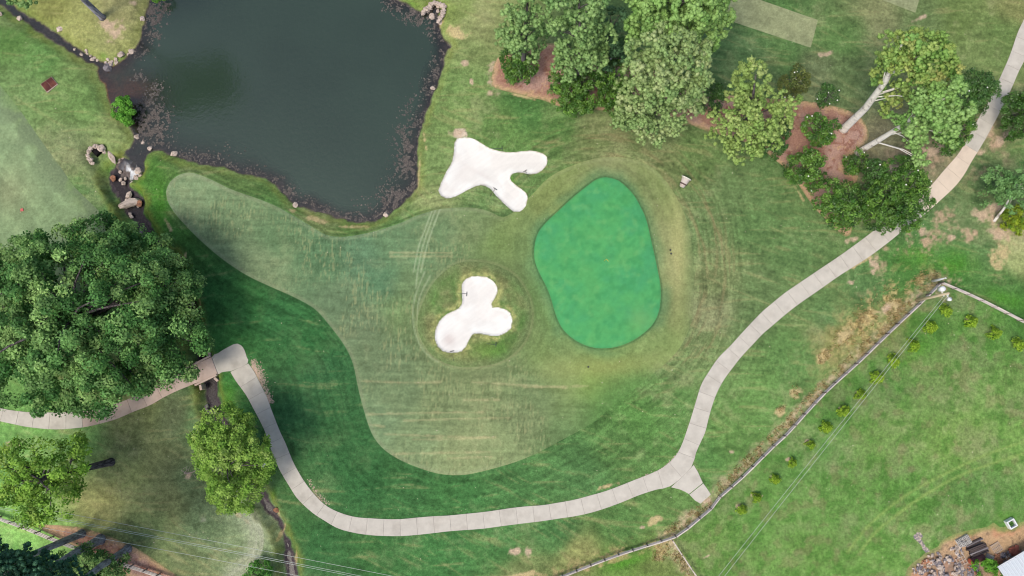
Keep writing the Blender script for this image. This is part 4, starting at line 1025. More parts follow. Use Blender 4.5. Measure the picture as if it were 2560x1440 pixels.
def blades(name, pts, h0, h1, wd, nb, cols, mat, label, cat, seed, lean=0.5):
    rs = np.random.RandomState(seed); n = len(pts)
    z = relief(pts[:, 0], pts[:, 1])
    a = rs.rand(n, nb) * 6.28; h = h0 + (h1 - h0) * rs.rand(n, nb); ln = lean * rs.rand(n, nb) * h
    bx = pts[:, 0:1] + 0.12 * rs.normal(size=(n, nb)); by = pts[:, 1:2] + 0.12 * rs.normal(size=(n, nb))
    ca, sa = np.cos(a), np.sin(a); v = np.zeros((n, nb, 3, 3))
    v[:, :, 0] = np.stack([bx - sa * wd, by + ca * wd, np.broadcast_to(z[:, None], a.shape) - 0.03], 2)
    v[:, :, 1] = np.stack([bx + sa * wd, by - ca * wd, np.broadcast_to(z[:, None], a.shape) - 0.03], 2)
    v[:, :, 2] = np.stack([bx + ca * ln, by + sa * ln, z[:, None] + h], 2)
    f = np.arange(n * nb * 3).reshape(-1, 3)
    cc = np.array([lin(c) for c in cols]); ci = rs.randint(0, len(cols), n)
    c = cc[ci][:, None, None, :] * (0.8 + 0.4 * rs.rand(n, nb, 1, 1)) / K
    c = np.broadcast_to(c, (n, nb, 3, 3)).reshape(-1, 3)
    o = mesh_obj(name, np_mesh(name, v.reshape(-1, 3), f, c), mat); return tag(o, label, cat, kind='stuff')
cand = np.stack([rs.uniform(5, 76, 120000), rs.uniform(-36, 18, 120000)], 1)
cpx, cpy = to_plan(cand[:, 0], cand[:, 1]); wd = np.zeros(len(cand))
for q in [d for d in DRY if d[0] > 1250 and d[1] > 640 and d[0] < 2400 and (d[0], d[1]) not in ((1630, 1190), (1520, 1215), (2150, 655), (2110, 640), (1640, 1300))]: wd = np.maximum(wd, blob(cpx, cpy, *q))
sdc = A_field.sd(cand[:, 0], cand[:, 1]); wd = np.maximum(wd, 0.75 * (sdc > 0.1) * (sdc < 1.3) * (cpx < 2350)); wd = np.maximum(wd, 0.7 * blob(cpx, cpy, 2185, 785, 165, 52, -40))
nz = 0.6 * fbm(cand[:, 0] / 1.3, cand[:, 1] / 1.3, 420, 4) + 0.4 * fbm(cand[:, 0] / .5, cand[:, 1] / .5, 421, 2)
k = rs.rand(len(cand)) < sstep(0.25, 0.8, wd) * sstep(0.42, 0.62, nz) * 0.9
blades('tall_dry_grass', cand[k][:9000], 0.15, 0.5, 0.035, 5, [(206, 184, 132), (188, 166, 114), (160, 158, 96), (214, 196, 150)], M['grass_blade'], 'straw coloured tall grass along the wooden fence', 'grass', 11, 0.9)

# ------------------------------------------------------------------ foliage builders
def unit(a): return a / (np.linalg.norm(a, axis=-1, keepdims=True) + 1e-9)
def clumps_from(rs, blobs, spacing, inner=0.25, zmin=-0.35):
    """blobs (cx,cy,cz,rxy,rz) -> clump centres with outward direction"""
    out = []; od = []
    for (cx, cy, cz, r, rz) in blobs:
        n = max(6, int(2.6 * math.pi * r * r / (spacing * spacing)))
        d = unit(rs.normal(size=(n * 3, 3))); d = d[d[:, 2] > zmin][:n]
        fr = np.where(rs.rand(len(d)) < inner, 0.35 + 0.4 * rs.rand(len(d)), 0.78 + 0.22 * rs.rand(len(d)))
        out.append(np.array([cx, cy, cz]) + d * fr[:, None] * np.array([r, r, rz])); od.append(d)
    return np.concatenate(out), np.concatenate(od)
def leafy(name, rs, cen, out, cr, per, size, cols, mat, parent, asp=0.6, flat=0.8, up=0.5, jit=0.45, clvar=0.18, lvar=0.25):
    n = len(cen); rad = cr * (0.65 + 0.7 * rs.rand(n))
    d = unit(rs.normal(size=(n, per, 3)) + 0.7 * out[:, None, :] + np.array([0, 0, 0.45]))
    pos = cen[:, None, :] + d * (rad[:, None, None] * (0.45 + 0.6 * rs.rand(n, per, 1))) * np.array([1, 1, flat])
    nor = unit(d * 0.6 + np.array([0, 0, up]) + jit * rs.normal(size=(n, per, 3)))
    t = unit(np.cross(nor, rs.normal(size=(n, per, 3)))); b = np.cross(nor, t)
    L = size * (0.6 + 0.8 * rs.rand(n, per, 1)); W = L * asp
    v = np.stack([pos - t * L * .5, pos + b * W * .5 - nor * L * 0.06, pos + t * L * .5, pos - b * W * .5 - nor * L * 0.06], 2)
    f = np.arange(n * per * 4).reshape(-1, 4)
    cc = np.array([alb(c) for c in cols]); t2 = rs.rand(n, 1, 1) * (len(cols) - 1)
    i0 = np.minimum(t2.astype(int)[..., 0], len(cols) - 2); base = cc[i0] + (cc[i0 + 1] - cc[i0]) * (t2 - i0[..., None])
    c = base * (1 - clvar + 2 * clvar * rs.rand(n, 1, 1)) * (1 - lvar + 2 * lvar * rs.rand(n, per, 1))
    c = np.repeat(c.reshape(-1, 3), 4, 0)
    return mesh_obj(name, np_mesh(name, v.reshape(-1, 3), f, c), mat, parent)
def ico():
    import bmesh
    bm = bmesh.new(); bmesh.ops.create_icosphere(bm, subdivisions=1, radius=1.0)
    v = np.array([q.co[:] for q in bm.verts]); f = np.array([[w.index for w in q.verts] for q in bm.faces]); bm.free(); return v, f
ICO_V, ICO_F = ico()
def needles(name, rs, cen, out, cr, per, tuft, kn, cols, mat, parent, flat=0.7, wd=0.05):
    """each tuft: a lumpy little ball bristling with needles"""
    n = len(cen); rad = cr * (0.7 + 0.6 * rs.rand(n))
    d = unit(rs.normal(size=(n, per, 3)) + 0.6 * out[:, None, :] + np.array([0, 0, 0.7]))
    pos = cen[:, None, :] + d * (rad[:, None, None] * (0.7 + 0.35 * rs.rand(n, per, 1))) * np.array([1, 1, flat])
    ax = unit(d * 0.7 + np.array([0, 0, 0.6])).reshape(-1, 1, 3); pos = pos.reshape(-1, 1, 3); m = len(pos)
    R0 = tuft * (0.7 + 0.6 * rs.rand(m, 1, 1))
    nv = len(ICO_V)
    bv = pos + ICO_V[None] * R0 * 0.72 * (0.7 + 0.6 * rs.rand(m, nv, 1)) * np.array([1, 1, .85])
    bf = (ICO_F[None] + (np.arange(m) * nv)[:, None, None]).reshape(-1, 3)
    nd = unit(rs.normal(size=(m, kn, 3)) * 0.9 + ax * 0.6)
    L = R0 * (0.9 + 0.45 * rs.rand(m, kn, 1))
    sd_ = unit(np.cross(nd, rs.normal(size=(m, kn, 3)))) * wd
    v = np.stack([pos + nd * L * 0.3 - sd_, pos + nd * L * 0.3 + sd_, pos + nd * L], 2).reshape(-1, 3)
    f = np.arange(m * kn * 3).reshape(-1, 3) + m * nv
    cc = np.array([alb(c) for c in cols]); t2 = np.repeat(rs.rand(n, 1), per, 1).reshape(-1, 1, 1) * (len(cols) - 1)
    i0 = np.minimum(t2.astype(int)[..., 0], len(cols) - 2); base = cc[i0] + (cc[i0 + 1] - cc[i0]) * (t2 - i0[..., None])
    base = base * (0.82 + 0.36 * rs.rand(m, 1, 1))
    c = np.concatenate([(base * (0.75 + 0.5 * rs.rand(m, nv, 1))).reshape(-1, 3), np.repeat((base * (0.8 + 0.5 * rs.rand(m, kn, 1))).reshape(-1, 3), 3, 0)])
    return mesh_obj(name, np_mesh(name, np.concatenate([bv.reshape(-1, 3), v]), np.concatenate([bf, f]), c), mat, parent)
def limbs(rs, trunk_pts, trunk_r, targets, n, r0, mat, root, name='trunk', flare=1.5, seg=10):
    mb = MB(); tp = [Vector(p) for p in trunk_pts]
    rad = list(trunk_r)
    p0 = tp[0] - Vector((0, 0, 0.3)); tp2 = [p0, tp[0] + (tp[1] - tp[0]) * 0.06] + tp[1:]; rd = [rad[0] * flare, rad[0] * 1.05] + rad[1:]
    mb.tube(tp2, rd, seg)
    o = mb.build(name, mat, root, True)
    if n:
        b = MB(); idx = rs.choice(len(targets), min(n, len(targets)), replace=False)
        H = tp[-1].z - tp[0].z
        for i in idx:
            t = Vector(targets[i]); 
            zt = max(0.25, min(0.97, (t.z - tp[0].z) / max(H, .1) - 0.12 - 0.1 * rs.rand())); q = zt * (len(tp) - 1); k = min(int(q), len(tp) - 2)
            s = tp[k].lerp(tp[k + 1], q - k); mid = s.lerp(t, 0.5) + Vector((0, 0, 0.12 * (t - s).length))
            b.tube([s, mid, t], [r0, r0 * 0.6, r0 * 0.15], 5, False)
        b.build('branches', mat, o, True)
    return o
def blobs_px(root, lst, zs=0.75):
    """(px,py,r_px,z) -> local ellipsoids"""
    out = []
    for q in lst:
        px, py, r, z = q[:4]; w = P(px, py, z); rad = PR(px, py, r, z)
        out.append((w.x - root.location.x, w.y - root.location.y, z - root.location.z, rad, rad * (q[4] if len(q) > 4 else zs)))
    return out

# ------------------------------------------------------------------ the big oak
rs = np.random.RandomState(101)
ok = thing('oak_tree', G(300, 800), 'huge spreading dark green oak covering the left of the picture', 'tree')
bl = blobs_px(ok, [(230,770,190,11,.55),(120,700,120,9.5,.6),(330,658,94,8.5,.6),(150,875,112,9.5,.6),(320,880,104,9,.6),(400,720,90,7.5,.6),(440,860,85,7,.6),(60,800,110,9,.6),(235,626,84,8,.6),(50,945,80,7.5,.6),(250,962,80,6.5,.55),(60,650,74,8,.6),(388,634,44,6,.6),(450,765,56,6.5,.6),(462,880,60,6,.6),(432,700,46,6.5,.6),(150,985,52,6,.6),(345,955,60,6,.6),(-60,880,110,8,.6),(-60,740,100,8,.6)])
cen, out = clumps_from(rs, bl, 2.0, 0.12); cen[:, 2] += rs.normal(size=len(cen)) * 0.9
sel = rs.rand(len(cen)) < 0.92; cen, out = cen[sel], out[sel]
leafy('crown', rs, cen, out, 1.2, 170, 0.36, [(66, 116, 54), (106, 160, 86), (158, 196, 116), (82, 136, 70)], M['leaf'], ok, 0.62, 0.85, 0.35, 0.42, 0.22, 0.30)
limbs(rs, [(0, 0, 0), (-.2, .1, 3), (-.5, 0, 6), (-1, 0, 9.5)], [0.95, 0.75, 0.55, 0.25], cen, 60, 0.22, M['bark'], ok)

# ------------------------------------------------------------------ pines
def pine(label, base, lst, cols, seed, spacing=1.55, cr=0.85, per=11, tuft=0.34, bark='bark', top=None, nb=22, tr=0.38, kn=12, keep=0.85, zs=0.7, inner=.2):
    rs = np.random.RandomState(seed)
    t = thing('pine_tree', G(*base), label, 'tree', 'pine trees')
    bl = blobs_px(t, [(q[0], q[1], max(q[2] - 4, 12)) + tuple(q[3:]) for q in lst], zs); cen, out = clumps_from(rs, bl, spacing, inner)
    s = rs.rand(len(cen)) < keep; cen, out = cen[s], out[s]
    needles('crown', rs, cen, out, cr, per, tuft, kn, cols, M['needle'], t)
    h = max(b[2] for b in bl); topb = max(bl, key=lambda b: b[2])
    e = Vector((topb[0], topb[1], h)); m1 = Vector((e.x * .15, e.y * .15, h * .33)); m2 = Vector((e.x * .45, e.y * .45, h * .66))
    limbs(rs, [(0, 0, 0), m1, m2, e], [tr, tr * .85, tr * .65, tr * .15], cen, nb, 0.11, M[bark], t)
    return t
PC = [(136, 172, 104), (170, 196, 128), (154, 184, 114), (190, 206, 146)]
PB = [(124, 166, 98), (160, 194, 122), (142, 180, 108)]
PY = [(138, 174, 90), (170, 198, 114), (154, 186, 100), (182, 202, 124)]
pine('bluish pine at the left end of the pine cluster', (1306,190), [(1318,108,44,8),(1300,70,58,12),(1318,20,58,15),(1322,-35,45,18),(1280,90,34,10)], PB, 201)
pine('tall bluish pine second from the left in the cluster', (1440,240), [(1435,150,55,8),(1450,110,70,12),(1440,50,66,16),(1448,-10,75,19),(1490,90,40,14),(1480,140,40,9),(1425,150,38,6)], PB, 202)
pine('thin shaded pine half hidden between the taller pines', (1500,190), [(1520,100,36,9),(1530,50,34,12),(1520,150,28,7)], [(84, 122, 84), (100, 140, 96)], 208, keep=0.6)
pine('very large dense dark pine cut off by the top edge', (1640,150), [(1660,70,85,13),(1740,60,80,15),(1700,0,110,19),(1770,20,65,17),(1630,10,70,17),(1620,60,52,14)], [(130, 176, 92), (166, 204, 120), (148, 190, 104)], 203, 1.35, 0.8, 13)
pine('large pale green pine at the centre of the cluster', (1622,318), [(1585,300,50,6),(1650,310,58,6.5),(1600,250,66,10),(1660,240,80,13),(1690,180,86,17),(1650,150,84,19),(1620,125,54,18),(1745,150,46,17),(1710,250,46,11),(1600,200,56,13),(1560,310,28,5),(1690,120,50,20)], PC, 204)
pine('open limbed pine with yellow-green tufts right of the cluster', (1835,350), [(1850,360,52,6),(1815,345,40,5),(1890,300,66,10),(1850,270,60,12),(1880,220,56,15),(1890,185,34,17),(1965,255,32,11),(1940,300,38,9),(1810,290,32,8),(1900,350,50,7),(1850,220,36,13)], PY, 205, keep=.8)
pine('leaning pale trunked pine with golden tufts on top', (2110,322), [(2300,135,62,20),(2335,180,56,19),(2270,170,46,19),(2225,110,28,21),(2260,98,30,22),(2210,150,20,17),(2200,178,20,14),(2330,130,46,21),(2375,190,30,16),(2205,220,24,11),(2300,220,40,15),(2240,240,26,12),(2225,270,26,10),(2330,160,60,18),(2280,130,50,18),(2245,140,24,18)], [(122, 172, 84), (166, 188, 100), (142, 188, 100), (184, 192, 112)], 206, bark='bark_pale', tr=.56, nb=16, keep=.85)
pine('leaning pale trunked pine with light green tufts above the cart path', (2145,381), [(2330,270,56,18),(2370,240,48,19),(2390,290,44,17),(2320,330,44,13),(2360,330,38,14),(2240,310,28,11),(2310,380,28,8),(2280,340,26,11),(2300,235,40,17),(2290,300,40,15),(2400,260,30,18)], [(130, 178, 92), (166, 204, 124), (148, 192, 106)], 207, bark='bark_pale', tr=.42, nb=16, keep=.75)
pine('grey trunked pine on the grassy point in the top left corner', (256,44), [(60,-90,100,19),(10,-120,80,22),(150,-160,90,20),(60,-200,110,24)], PB, 209, bark='bark_dark', tr=.42)
pine('bottom left pine nearest the wooden fence post row, leftmost of the three', (205,1334), [(20,1460,90,19),(-30,1430,80,22),(60,1490,70,16)], [(62, 110, 84), (84, 130, 98), (74, 120, 90)], 210, bark='bark_dark', tr=.5)
pine('bottom left pine with the thickest trunk, middle of the three', (252,1348), [(60,1420,52,17),(120,1450,66,17),(30,1500,110,22),(110,1410,28,14)], [(62, 110, 84), (88, 134, 100), (74, 120, 90)], 211, bark='bark_dark', tr=.6)
pine('bottom left pine with the shortest visible trunk, rightmost of the three', (320,1372), [(180,1490,70,18),(120,1540,90,22),(200,1470,40,15)], [(62, 110, 84), (84, 130, 98), (74, 120, 90)], 212, bark='bark_dark', tr=.5)

# ------------------------------------------------------------------ magnolias and other broadleaf trees
def broad(name, label, base, lst, cols, seed, spacing, cr, per, size, mat, group=None, bark='bark', flowers=0, nb=14, tr=.18, keep=.9, zs=.8, cat='tree', **kw):
    rs = np.random.RandomState(seed); t = thing(name, G(*base), label, cat, group)
    bl = blobs_px(t, lst, zs); cen, out = clumps_from(rs, bl, spacing, .15, -0.5)
    s = rs.rand(len(cen)) < keep; cen, out = cen[s], out[s]
    crn = leafy('crown', rs, cen, out, cr, per, size, cols, M[mat], t, **kw)
    h = max(b[2] for b in bl); e = Vector((np.mean([b[0] for b in bl]), np.mean([b[1] for b in bl]), h))
    limbs(rs, [(0, 0, 0), (e.x * .3, e.y * .3, h * .4), (e.x * .7, e.y * .7, h * .8), e], [tr, tr * .8, tr * .5, tr * .2], cen, nb, tr * .35, M[bark], t)
    if flowers:
        fb = MB()
        for i in rs.choice(len(cen), min(flowers, len(cen)), replace=False):
            p = Vector(cen[i]) + Vector(out[i]) * cr * 0.7 + Vector((0, 0, cr * .55))
            fb.lathe([(0.02, -.04), (0.09, 0.0), (0.11, 0.05), (0.05, 0.04), (0.01, 0.02)], 7, p)
        fb.build('blossoms', M['petal'], crn)
    return t
MG = [(52, 92, 32), (82, 126, 46), (116, 158, 64), (64, 106, 40)]
MD = [(57, 98, 42), (80, 120, 55), (70, 110, 47)]
MBR = [(98, 110, 52), (115, 126, 63), (83, 105, 50)]
def magnolia(label, base, lst, seed, cols=MG, fl=4, **kw):
    return broad('magnolia_tree', label, base, lst, cols, seed, 0.85, 0.55, 52, 0.28, 'gloss_leaf', 'magnolia trees', flowers=fl, asp=.5, up=.5, jit=.5, clvar=.24, lvar=.28, **kw)
magnolia('magnolia at the left end of the pine straw bed', (1294,170), [(1290,150,36,3.5),(1300,170,40,3),(1292,186,26,1.8)], 301, fl=0)
magnolia('large magnolia with two white blossoms under the second pine', (1436,232), [(1430,200,52,4.5),(1460,225,54,4),(1420,235,45,3),(1440,255,36,2)], 302, fl=3)
magnolia('narrow magnolia squeezed between the large magnolia and the pale pine', (1530,225), [(1545,190,40,4),(1530,225,36,3.5),(1550,260,34,2.5),(1520,250,26,2)], 303, fl=2)
magnolia('dark shaded magnolia in the gap between the two tallest pines', (1560,150), [(1545,130,34,4),(1520,165,30,3)], 304, MD, 1)
magnolia('small dark magnolia between the pale pine and the open limbed pine', (1774,262), [(1772,245,32,3),(1790,228,24,3.4),(1775,268,24,1.8)], 305, MD, 1)
magnolia('brownish magnolia alone on the grass above the straw bed', (1975,218), [(1990,195,30,3.6),(1978,215,30,3),(2000,212,22,2.5)], 306, MBR, 5, keep=.8)
magnolia('small dark magnolia at the top edge of the straw bed', (2064,250), [(2070,235,22,2.6),(2062,248,18,1.8)], 307, MD, 6, keep=.75)
magnolia('round magnolia beside the base of the pale pine trunk', (2040,338), [(2040,320,33,3.4),(2068,328,30,3),(2050,342,28,2)], 308)
magnolia('dark magnolia tucked below the open limbed pine', (1925,360), [(1930,340,40,3.8),(1950,320,26,3.5),(1930,370,30,2)], 309, MD, 3)
magnolia('magnolia at the lower edge of the straw bed, left of the trio', (2006,432), [(2020,412,40,3.5),(1998,425,36,3),(2030,440,34,2.2)], 310, fl=3)
magnolia('very small magnolia in the middle of the straw bed', (2132,412), [(2142,402,26,2.4),(2130,414,20,1.6)], 311, fl=4)
magnolia('wide magnolia beside the cart path, left of the trio', (2090,515), [(2070,490,40,4),(2120,500,44,4),(2095,530,38,3),(2130,530,36,2.6),(2102,556,26,1.8)], 312, fl=1)
magnolia('tallest magnolia of the trio, overhanging the tan path slabs', (2215,500), [(2250,430,40,5),(2270,460,44,5),(2230,500,60,4.5),(2280,500,46,4.5),(2200,530,50,3.2),(2260,540,40,3),(2295,470,26,4)], 313, fl=6)
magnolia('thin dark magnolia behind the tallest of the trio', (2185,450), [(2190,430,30,3.5),(2175,460,26,2.6)], 314, MD, 2)
magnolia('dark magnolia overhanging the cart path in the upper right', (2430,240), [(2446,208,38,5),(2424,235,36,4.2),(2466,228,30,4.6),(2432,265,28,3)], 315, MD, 2)
magnolia('magnolia between the pale pines and the cart path', (2370,350), [(2390,330,40,4),(2410,305,28,4),(2370,355,28,2.6)], 316, MG, 3)
magnolia('magnolia at the right edge across the cart path', (2530,290), [(2538,268,34,4.2),(2556,300,42,4),(2530,322,24,2.6),(2580,260,40,4)], 317, [(58, 98, 36), (80, 122, 48)], 1)
LO = [(122, 172, 62), (156, 200, 82), (102, 150, 54), (178, 210, 98)]
broad('elm_tree', 'loose leaning yellow-green tree with a dark flared trunk at the lower left', (278,1155), [(110,1200,70,10),(60,1230,60,9.5),(150,1150,60,9),(190,1120,34,7),(90,1270,48,8),(40,1170,50,10),(140,1250,50,8),(60,1140,40,11),(170,1200,40,7),(20,1220,40,9)], LO, 320, 1.7, .95, 70, .36, 'leaf', None, 'bark', nb=24, tr=.5, keep=.8, zs=.6, clvar=.22)
broad('round_tree', 'dense round yellow-green tree between the creek and the cart path', (630,1120), [(560,1090,76,7.5),(590,1150,90,8),(590,1210,66,6),(540,1160,50,6.5),(620,1090,50,6),(570,1240,42,4),(640,1170,44,4.5),(530,1110,44,6),(610,1240,36,4)], [(132, 178, 70), (164, 202, 94), (110, 158, 60), (182, 210, 112)], 321, 1.35, .8, 80, .30, 'leaf', None, 'bark', nb=30, tr=.3, keep=.92, zs=.75, clvar=.16)
broad('shade_tree', 'dark leafy tree below the fence at the bottom left corner', (260,1425), [(210,1405,42,5),(260,1420,44,4.5),(200,1440,60,5),(290,1395,30,4),(120,1430,50,5),(280,1450,40,4)], [(76, 122, 66), (106, 146, 80), (126, 160, 92)], 322, 1.2, .7, 60, .3, 'leaf', None, 'bark', nb=10, tr=.2, keep=.85)
broad('bush', 'small bright green bush on the creek bank at the bottom edge', (650,1435), [(648,1432,30,1.2),(640,1445,26,1)], [(84, 146, 58), (104, 166, 72)], 323, .8, .45, 50, .24, 'leaf', None, 'twig', nb=4, tr=.06, cat='bush')
broad('bush', 'bright green bush on the pond bank beside the weed mats', (310,275), [(312,262,22,1.0),(305,278,24,0.9),(318,290,20,0.8),(300,262,14,.5),(322,305,12,.5)], [(104, 172, 58), (128, 192, 76), (88, 156, 50)], 324, .8, .42, 60, .24, 'leaf', None, 'twig', nb=4, tr=.06, cat='bush')
broad('bush', 'bright green bush at the corner of the pale shed roof', (2462,1424), [(2460,1422,26,1.4),(2482,1428,20,1.2)], [(96, 156, 48), (120, 178, 64)], 325, .8, .42, 60, .24, 'leaf', None, 'twig', nb=4, tr=.06, cat='bush')
broad('bush', 'lime green tuft of bush at the very top by the pond weeds', (392,0), [(392,-4,10,.6),(400,-14,14,.8)], [(120, 178, 62), (134, 190, 78)], 326, .7, .36, 40, .22, 'leaf', None, 'twig', nb=3, tr=.05, cat='bush')
broad('cedar_tree', 'blue-green cedar with a crooked pale trunk at the right edge', (2486,552), [(2520,470,38,5),(2500,450,26,5),(2550,490,40,5.5),(2560,440,34,6),(2480,440,16,4.5),(2468,488,20,2.5),(2590,480,50,6)], [(98, 144, 82), (128, 170, 104), (112, 156, 92)], 327, 1.1, .6, 60, .3, 'leaf', None, 'bark_pale', nb=16, tr=.2, keep=.8)
fern = [(2540,545,30,1.6),(2520,548,20,1.3),(2545,570,14,1.0)]
broad('fern_palm', 'yellow-green fern-like palm under the cedar at the right edge', (2540,556), fern, [(132, 160, 40), (160, 180, 58), (104, 150, 48)], 328, .8, .5, 60, .42, 'leaf', None, 'twig', nb=10, tr=.1, keep=.9, asp=.25, cat='palm')

# young shrubs in a row inside the fence
rs = np.random.RandomState(77)
def make_shrub(seed):
    rs = np.random.RandomState(seed); t = thing('young_conifer', (0, 0, 0), 'young conifer', 'shrub', 'young conifers planted along the fence')
    cen = []; out = []
    for k in range(64):
        a = rs.rand() * 6.28; h = rs.rand(); r = (0.85 * (1 - h) + 0.12) * (0.55 + .45 * rs.rand())
        cen.append((r * math.cos(a), r * math.sin(a), 0.2 + 1.35 * h)); out.append((math.cos(a) * .8, math.sin(a) * .8, .6))
    leafy('crown', rs, np.array(cen), np.array(out), .25, 26, .2, [(136, 178, 50), (166, 200, 66), (114, 158, 46)], M['leaf'], t, .4, .9, .4, .4, .2, .25)
    mb = MB(); mb.tube([(0, 0, -.2), (0, 0, 1.2)], [.05, .02], 6); mb.build('trunk', M['twig'], t)
    return t
SH = [(2365,777),(2327,818),(2284,863),(2234,902),(2194,943),(2152,987),(2110,1027),(2066,1068),(2027,1112),(1981,1157),(1940,1199),(1892,1244),(1855,1275),(2426,803),(2486,832),(2547,861)]
protos = [make_shrub(500 + i) for i in range(3)]
ordn = ['first','second','third','fourth','fifth','sixth','seventh','eighth','ninth','tenth','eleventh','twelfth']
for i, (px, py) in enumerate(SH):
    src = protos[i % 3]
    if i < 3: t = src
    else:
        t = src.copy(); col.objects.link(t)
        for ch in src.children:
            c = ch.copy(); col.objects.link(c); c.parent = t
    w = G(px - (px - 1280) * 0.006, py - (py - 873) * 0.006); s = 1.04 if i < 5 or i > 12 else (0.95 if i < 8 else 0.8)
    t.location = w; t.scale = (s * rr.uniform(.92, 1.08), s * rr.uniform(.92, 1.08), s * rr.uniform(.9, 1.1)); t.rotation_euler = (0, 0, rr.uniform(0, 6.28))
    if i == 0: lb = 'yellow-green young conifer at the corner by the utility pole, start of both rows'
    elif i < 12: lb = 'yellow-green young conifer in the long row, %s down from the utility pole' % ordn[i]
    elif i == 12: lb = 'yellow-green young conifer at the lower end of the long row'
    else: lb = ['yellow-green young conifer in the short row, next to the corner one','yellow-green young conifer in the middle of the short row','yellow-green young conifer of the short row cut off by the right edge'][i - 13]
    t['label'] = lb

# ------------------------------------------------------------------ fences
pm = MB(); pm.box((0, 0, 0.55), (0.15, 0.15, 1.45), 0, .02); POSTM = pm.mesh('post'); POSTM.materials.append(M['post'])
rm_ = MB(); rm_.box((0, 0, 0), (1, 0.15, 0.09), 0, .02); RAILM = rm_.mesh('rail'); RAILM.materials.append(M['fence'])
def fence(label, px, step, heights, rails_off=0.0, postscale=1.0):
    pts = smooth(Pn(px), False, 0.3); L = np.linalg.norm(np.diff(pts, axis=0), axis=1).sum(); q = resamp(pts, int(round(L / step)) + 1)
    root = thing('rail_fence', (q[0][0], q[0][1], H1(*q[0])), label, 'fence'); zs = relief(q[:, 0], q[:, 1]); rf = random.Random(len(q))
    for i, p in enumerate(q):
        o = bpy.data.objects.new('post', POSTM); d = q[min(i + 1, len(q) - 1)] - q[max(i - 1, 0)]
        o.location = (p[0] - q[0][0], p[1] - q[0][1], zs[i] - root.location.z); o.scale = (postscale, postscale, rf.uniform(.92, 1.05))
        o.rotation_euler = (rf.uniform(-.03, .03), rf.uniform(-.03, .03), math.atan2(d[1], d[0])); put(o, root)
    for i in range(len(q) - 1):
        a = Vector((q[i][0], q[i][1], zs[i])); b = Vector((q[i + 1][0], q[i + 1][1], zs[i + 1])); d = b - a
        for h in heights:
            o = bpy.data.objects.new('rail', RAILM); m = (a + b) / 2 + Vector((0, 0, h + rf.uniform(-.03, .03)))
            o.location = m - root.location; o.scale = (d.length * 1.04, 1, 1)
            o.rotation_euler = (0, -math.atan2(d.z, math.hypot(d.x, d.y)) + rf.uniform(-.012, .012), math.atan2(d.y, d.x) + rf.uniform(-.01, .01)); put(o, root)
fence('weathered rail fence running along the cart path side of the big field', [(2340,712),(2300,752),(2212,835),(2142,903),(2055,982),(1965,1080),(1920,1122),(1850,1192),(1795,1240),(1772,1270),(1740,1296),(1707,1324),(1675,1343),(1642,1352),(1552,1381),(1492,1403),(1397,1440),(1300,1478)], 2.1, (.45, .8, 1.15))
fence('weathered rail fence from the corner post to the right edge', [(2346,708),(2420,740),(2490,774),(2560,810),(2640,850)], 2.1, (.45, .8, 1.15))
fence('thin single rail fence branching off toward the bottom edge', [(1677,1346),(1700,1381),(1720,1411),(1742,1443),(1775,1490)], 2.6, (1.05,), postscale=.7)
fence('weathered rail fence with dark posts at the lower left', [(-60,1265),(0,1289),(82,1319),(162,1352),(262,1388),(345,1416),(412,1438),(500,1470)], 1.95, (.45, .8, 1.15))

# ------------------------------------------------------------------ utility pole and wires
b0 = G(2291, 751); tp = P(2372, 733, 7.9)
up = thing('utility_pole', b0, 'leaning pale utility pole with a white transformer at the fence', 'pole')
dv = tp - b0
mb = MB(); mb.tube([(0, 0, -.3), dv * .5, dv], [.24, .2, .15], 10); mb.build('pole', M['pole'], up, True)
mb = MB(); mb.lathe([(0.0, -.45), (.36, -.45), (.38, .3), (.32, .42), (.1, .46), (.0, .46)], 18, dv * .82 + Vector((-.1, .75, 0))); mb.build('transformer', M['white_metal'], up, True)
mb = MB(); mb.lathe([(0.0, -.3), (.24, -.3), (.26, .2), (.0, .28)], 14, dv * .95 + Vector((.25, -.75, 0))); mb.build('street_light_head', M['white_metal'], up, True)
mb = MB(); mb.tube([dv * .93 + Vector((-.1, .1, 0)), dv * .95 + Vector((.25, -.75, 0.05))], .06, 6); mb.tube([dv * .82, dv * .82 + Vector((-.1, .6, 0))], .06, 6); mb.build('bracket', M['white_metal'], up)
for k in range(2):
    mb = MB(); mb.lathe([(.05, -.15), (.09, -.1), (.05, -.04), (.09, 0), (.05, .06), (.02, .12)], 8, dv * (.97 - .12 * k) + Vector((0, -.2, .1))); mb.build('insulator', M['white_metal'], up)
sp = G(2331, 703); st = P(2364, 695, 3.4)
wp = thing('service_post', sp, 'short white metal post with a knobbed top at the fence corner', 'post'); d2 = st - sp
mb = MB(); mb.tube([(0, 0, -.2), d2 * .5, d2], [.2, .17, .07], 10); mb.build('shaft', M['white_metal'], wp, True)
mb = MB(); mb.lathe([(.02, -.12), (.14, -.05), (.16, .05), (.05, .14)], 10, d2); mb.build('cap', M['bell_rim'], wp, True)
def wire(label, a, b, z, sag, group=None, r=.022):
    p = P(*a, z) if not isinstance(a, Vector) else a; q = P(*b, z)
    ps = [p.lerp(q, i / 24) - Vector((0, 0, sag * 4 * (i / 24) * (1 - i / 24))) for i in range(25)]
    o = thing('power_line', p, label, 'cable', group); mb = MB(); mb.tube([v - p for v in ps], r, 5); mb.build('cable', M['wire'], o)
wire('left of the two pale cables running from the utility pole across the field', b0 + dv * .85 + Vector((0, -.2, .1)), (1785,1455), 7.2, .2, 'cables from the utility pole')
wire('right of the two pale cables running from the utility pole across the field', b0 + dv * .97 + Vector((0, -.2, .1)), (1800,1455), 7.4, .2, 'cables from the utility pole')
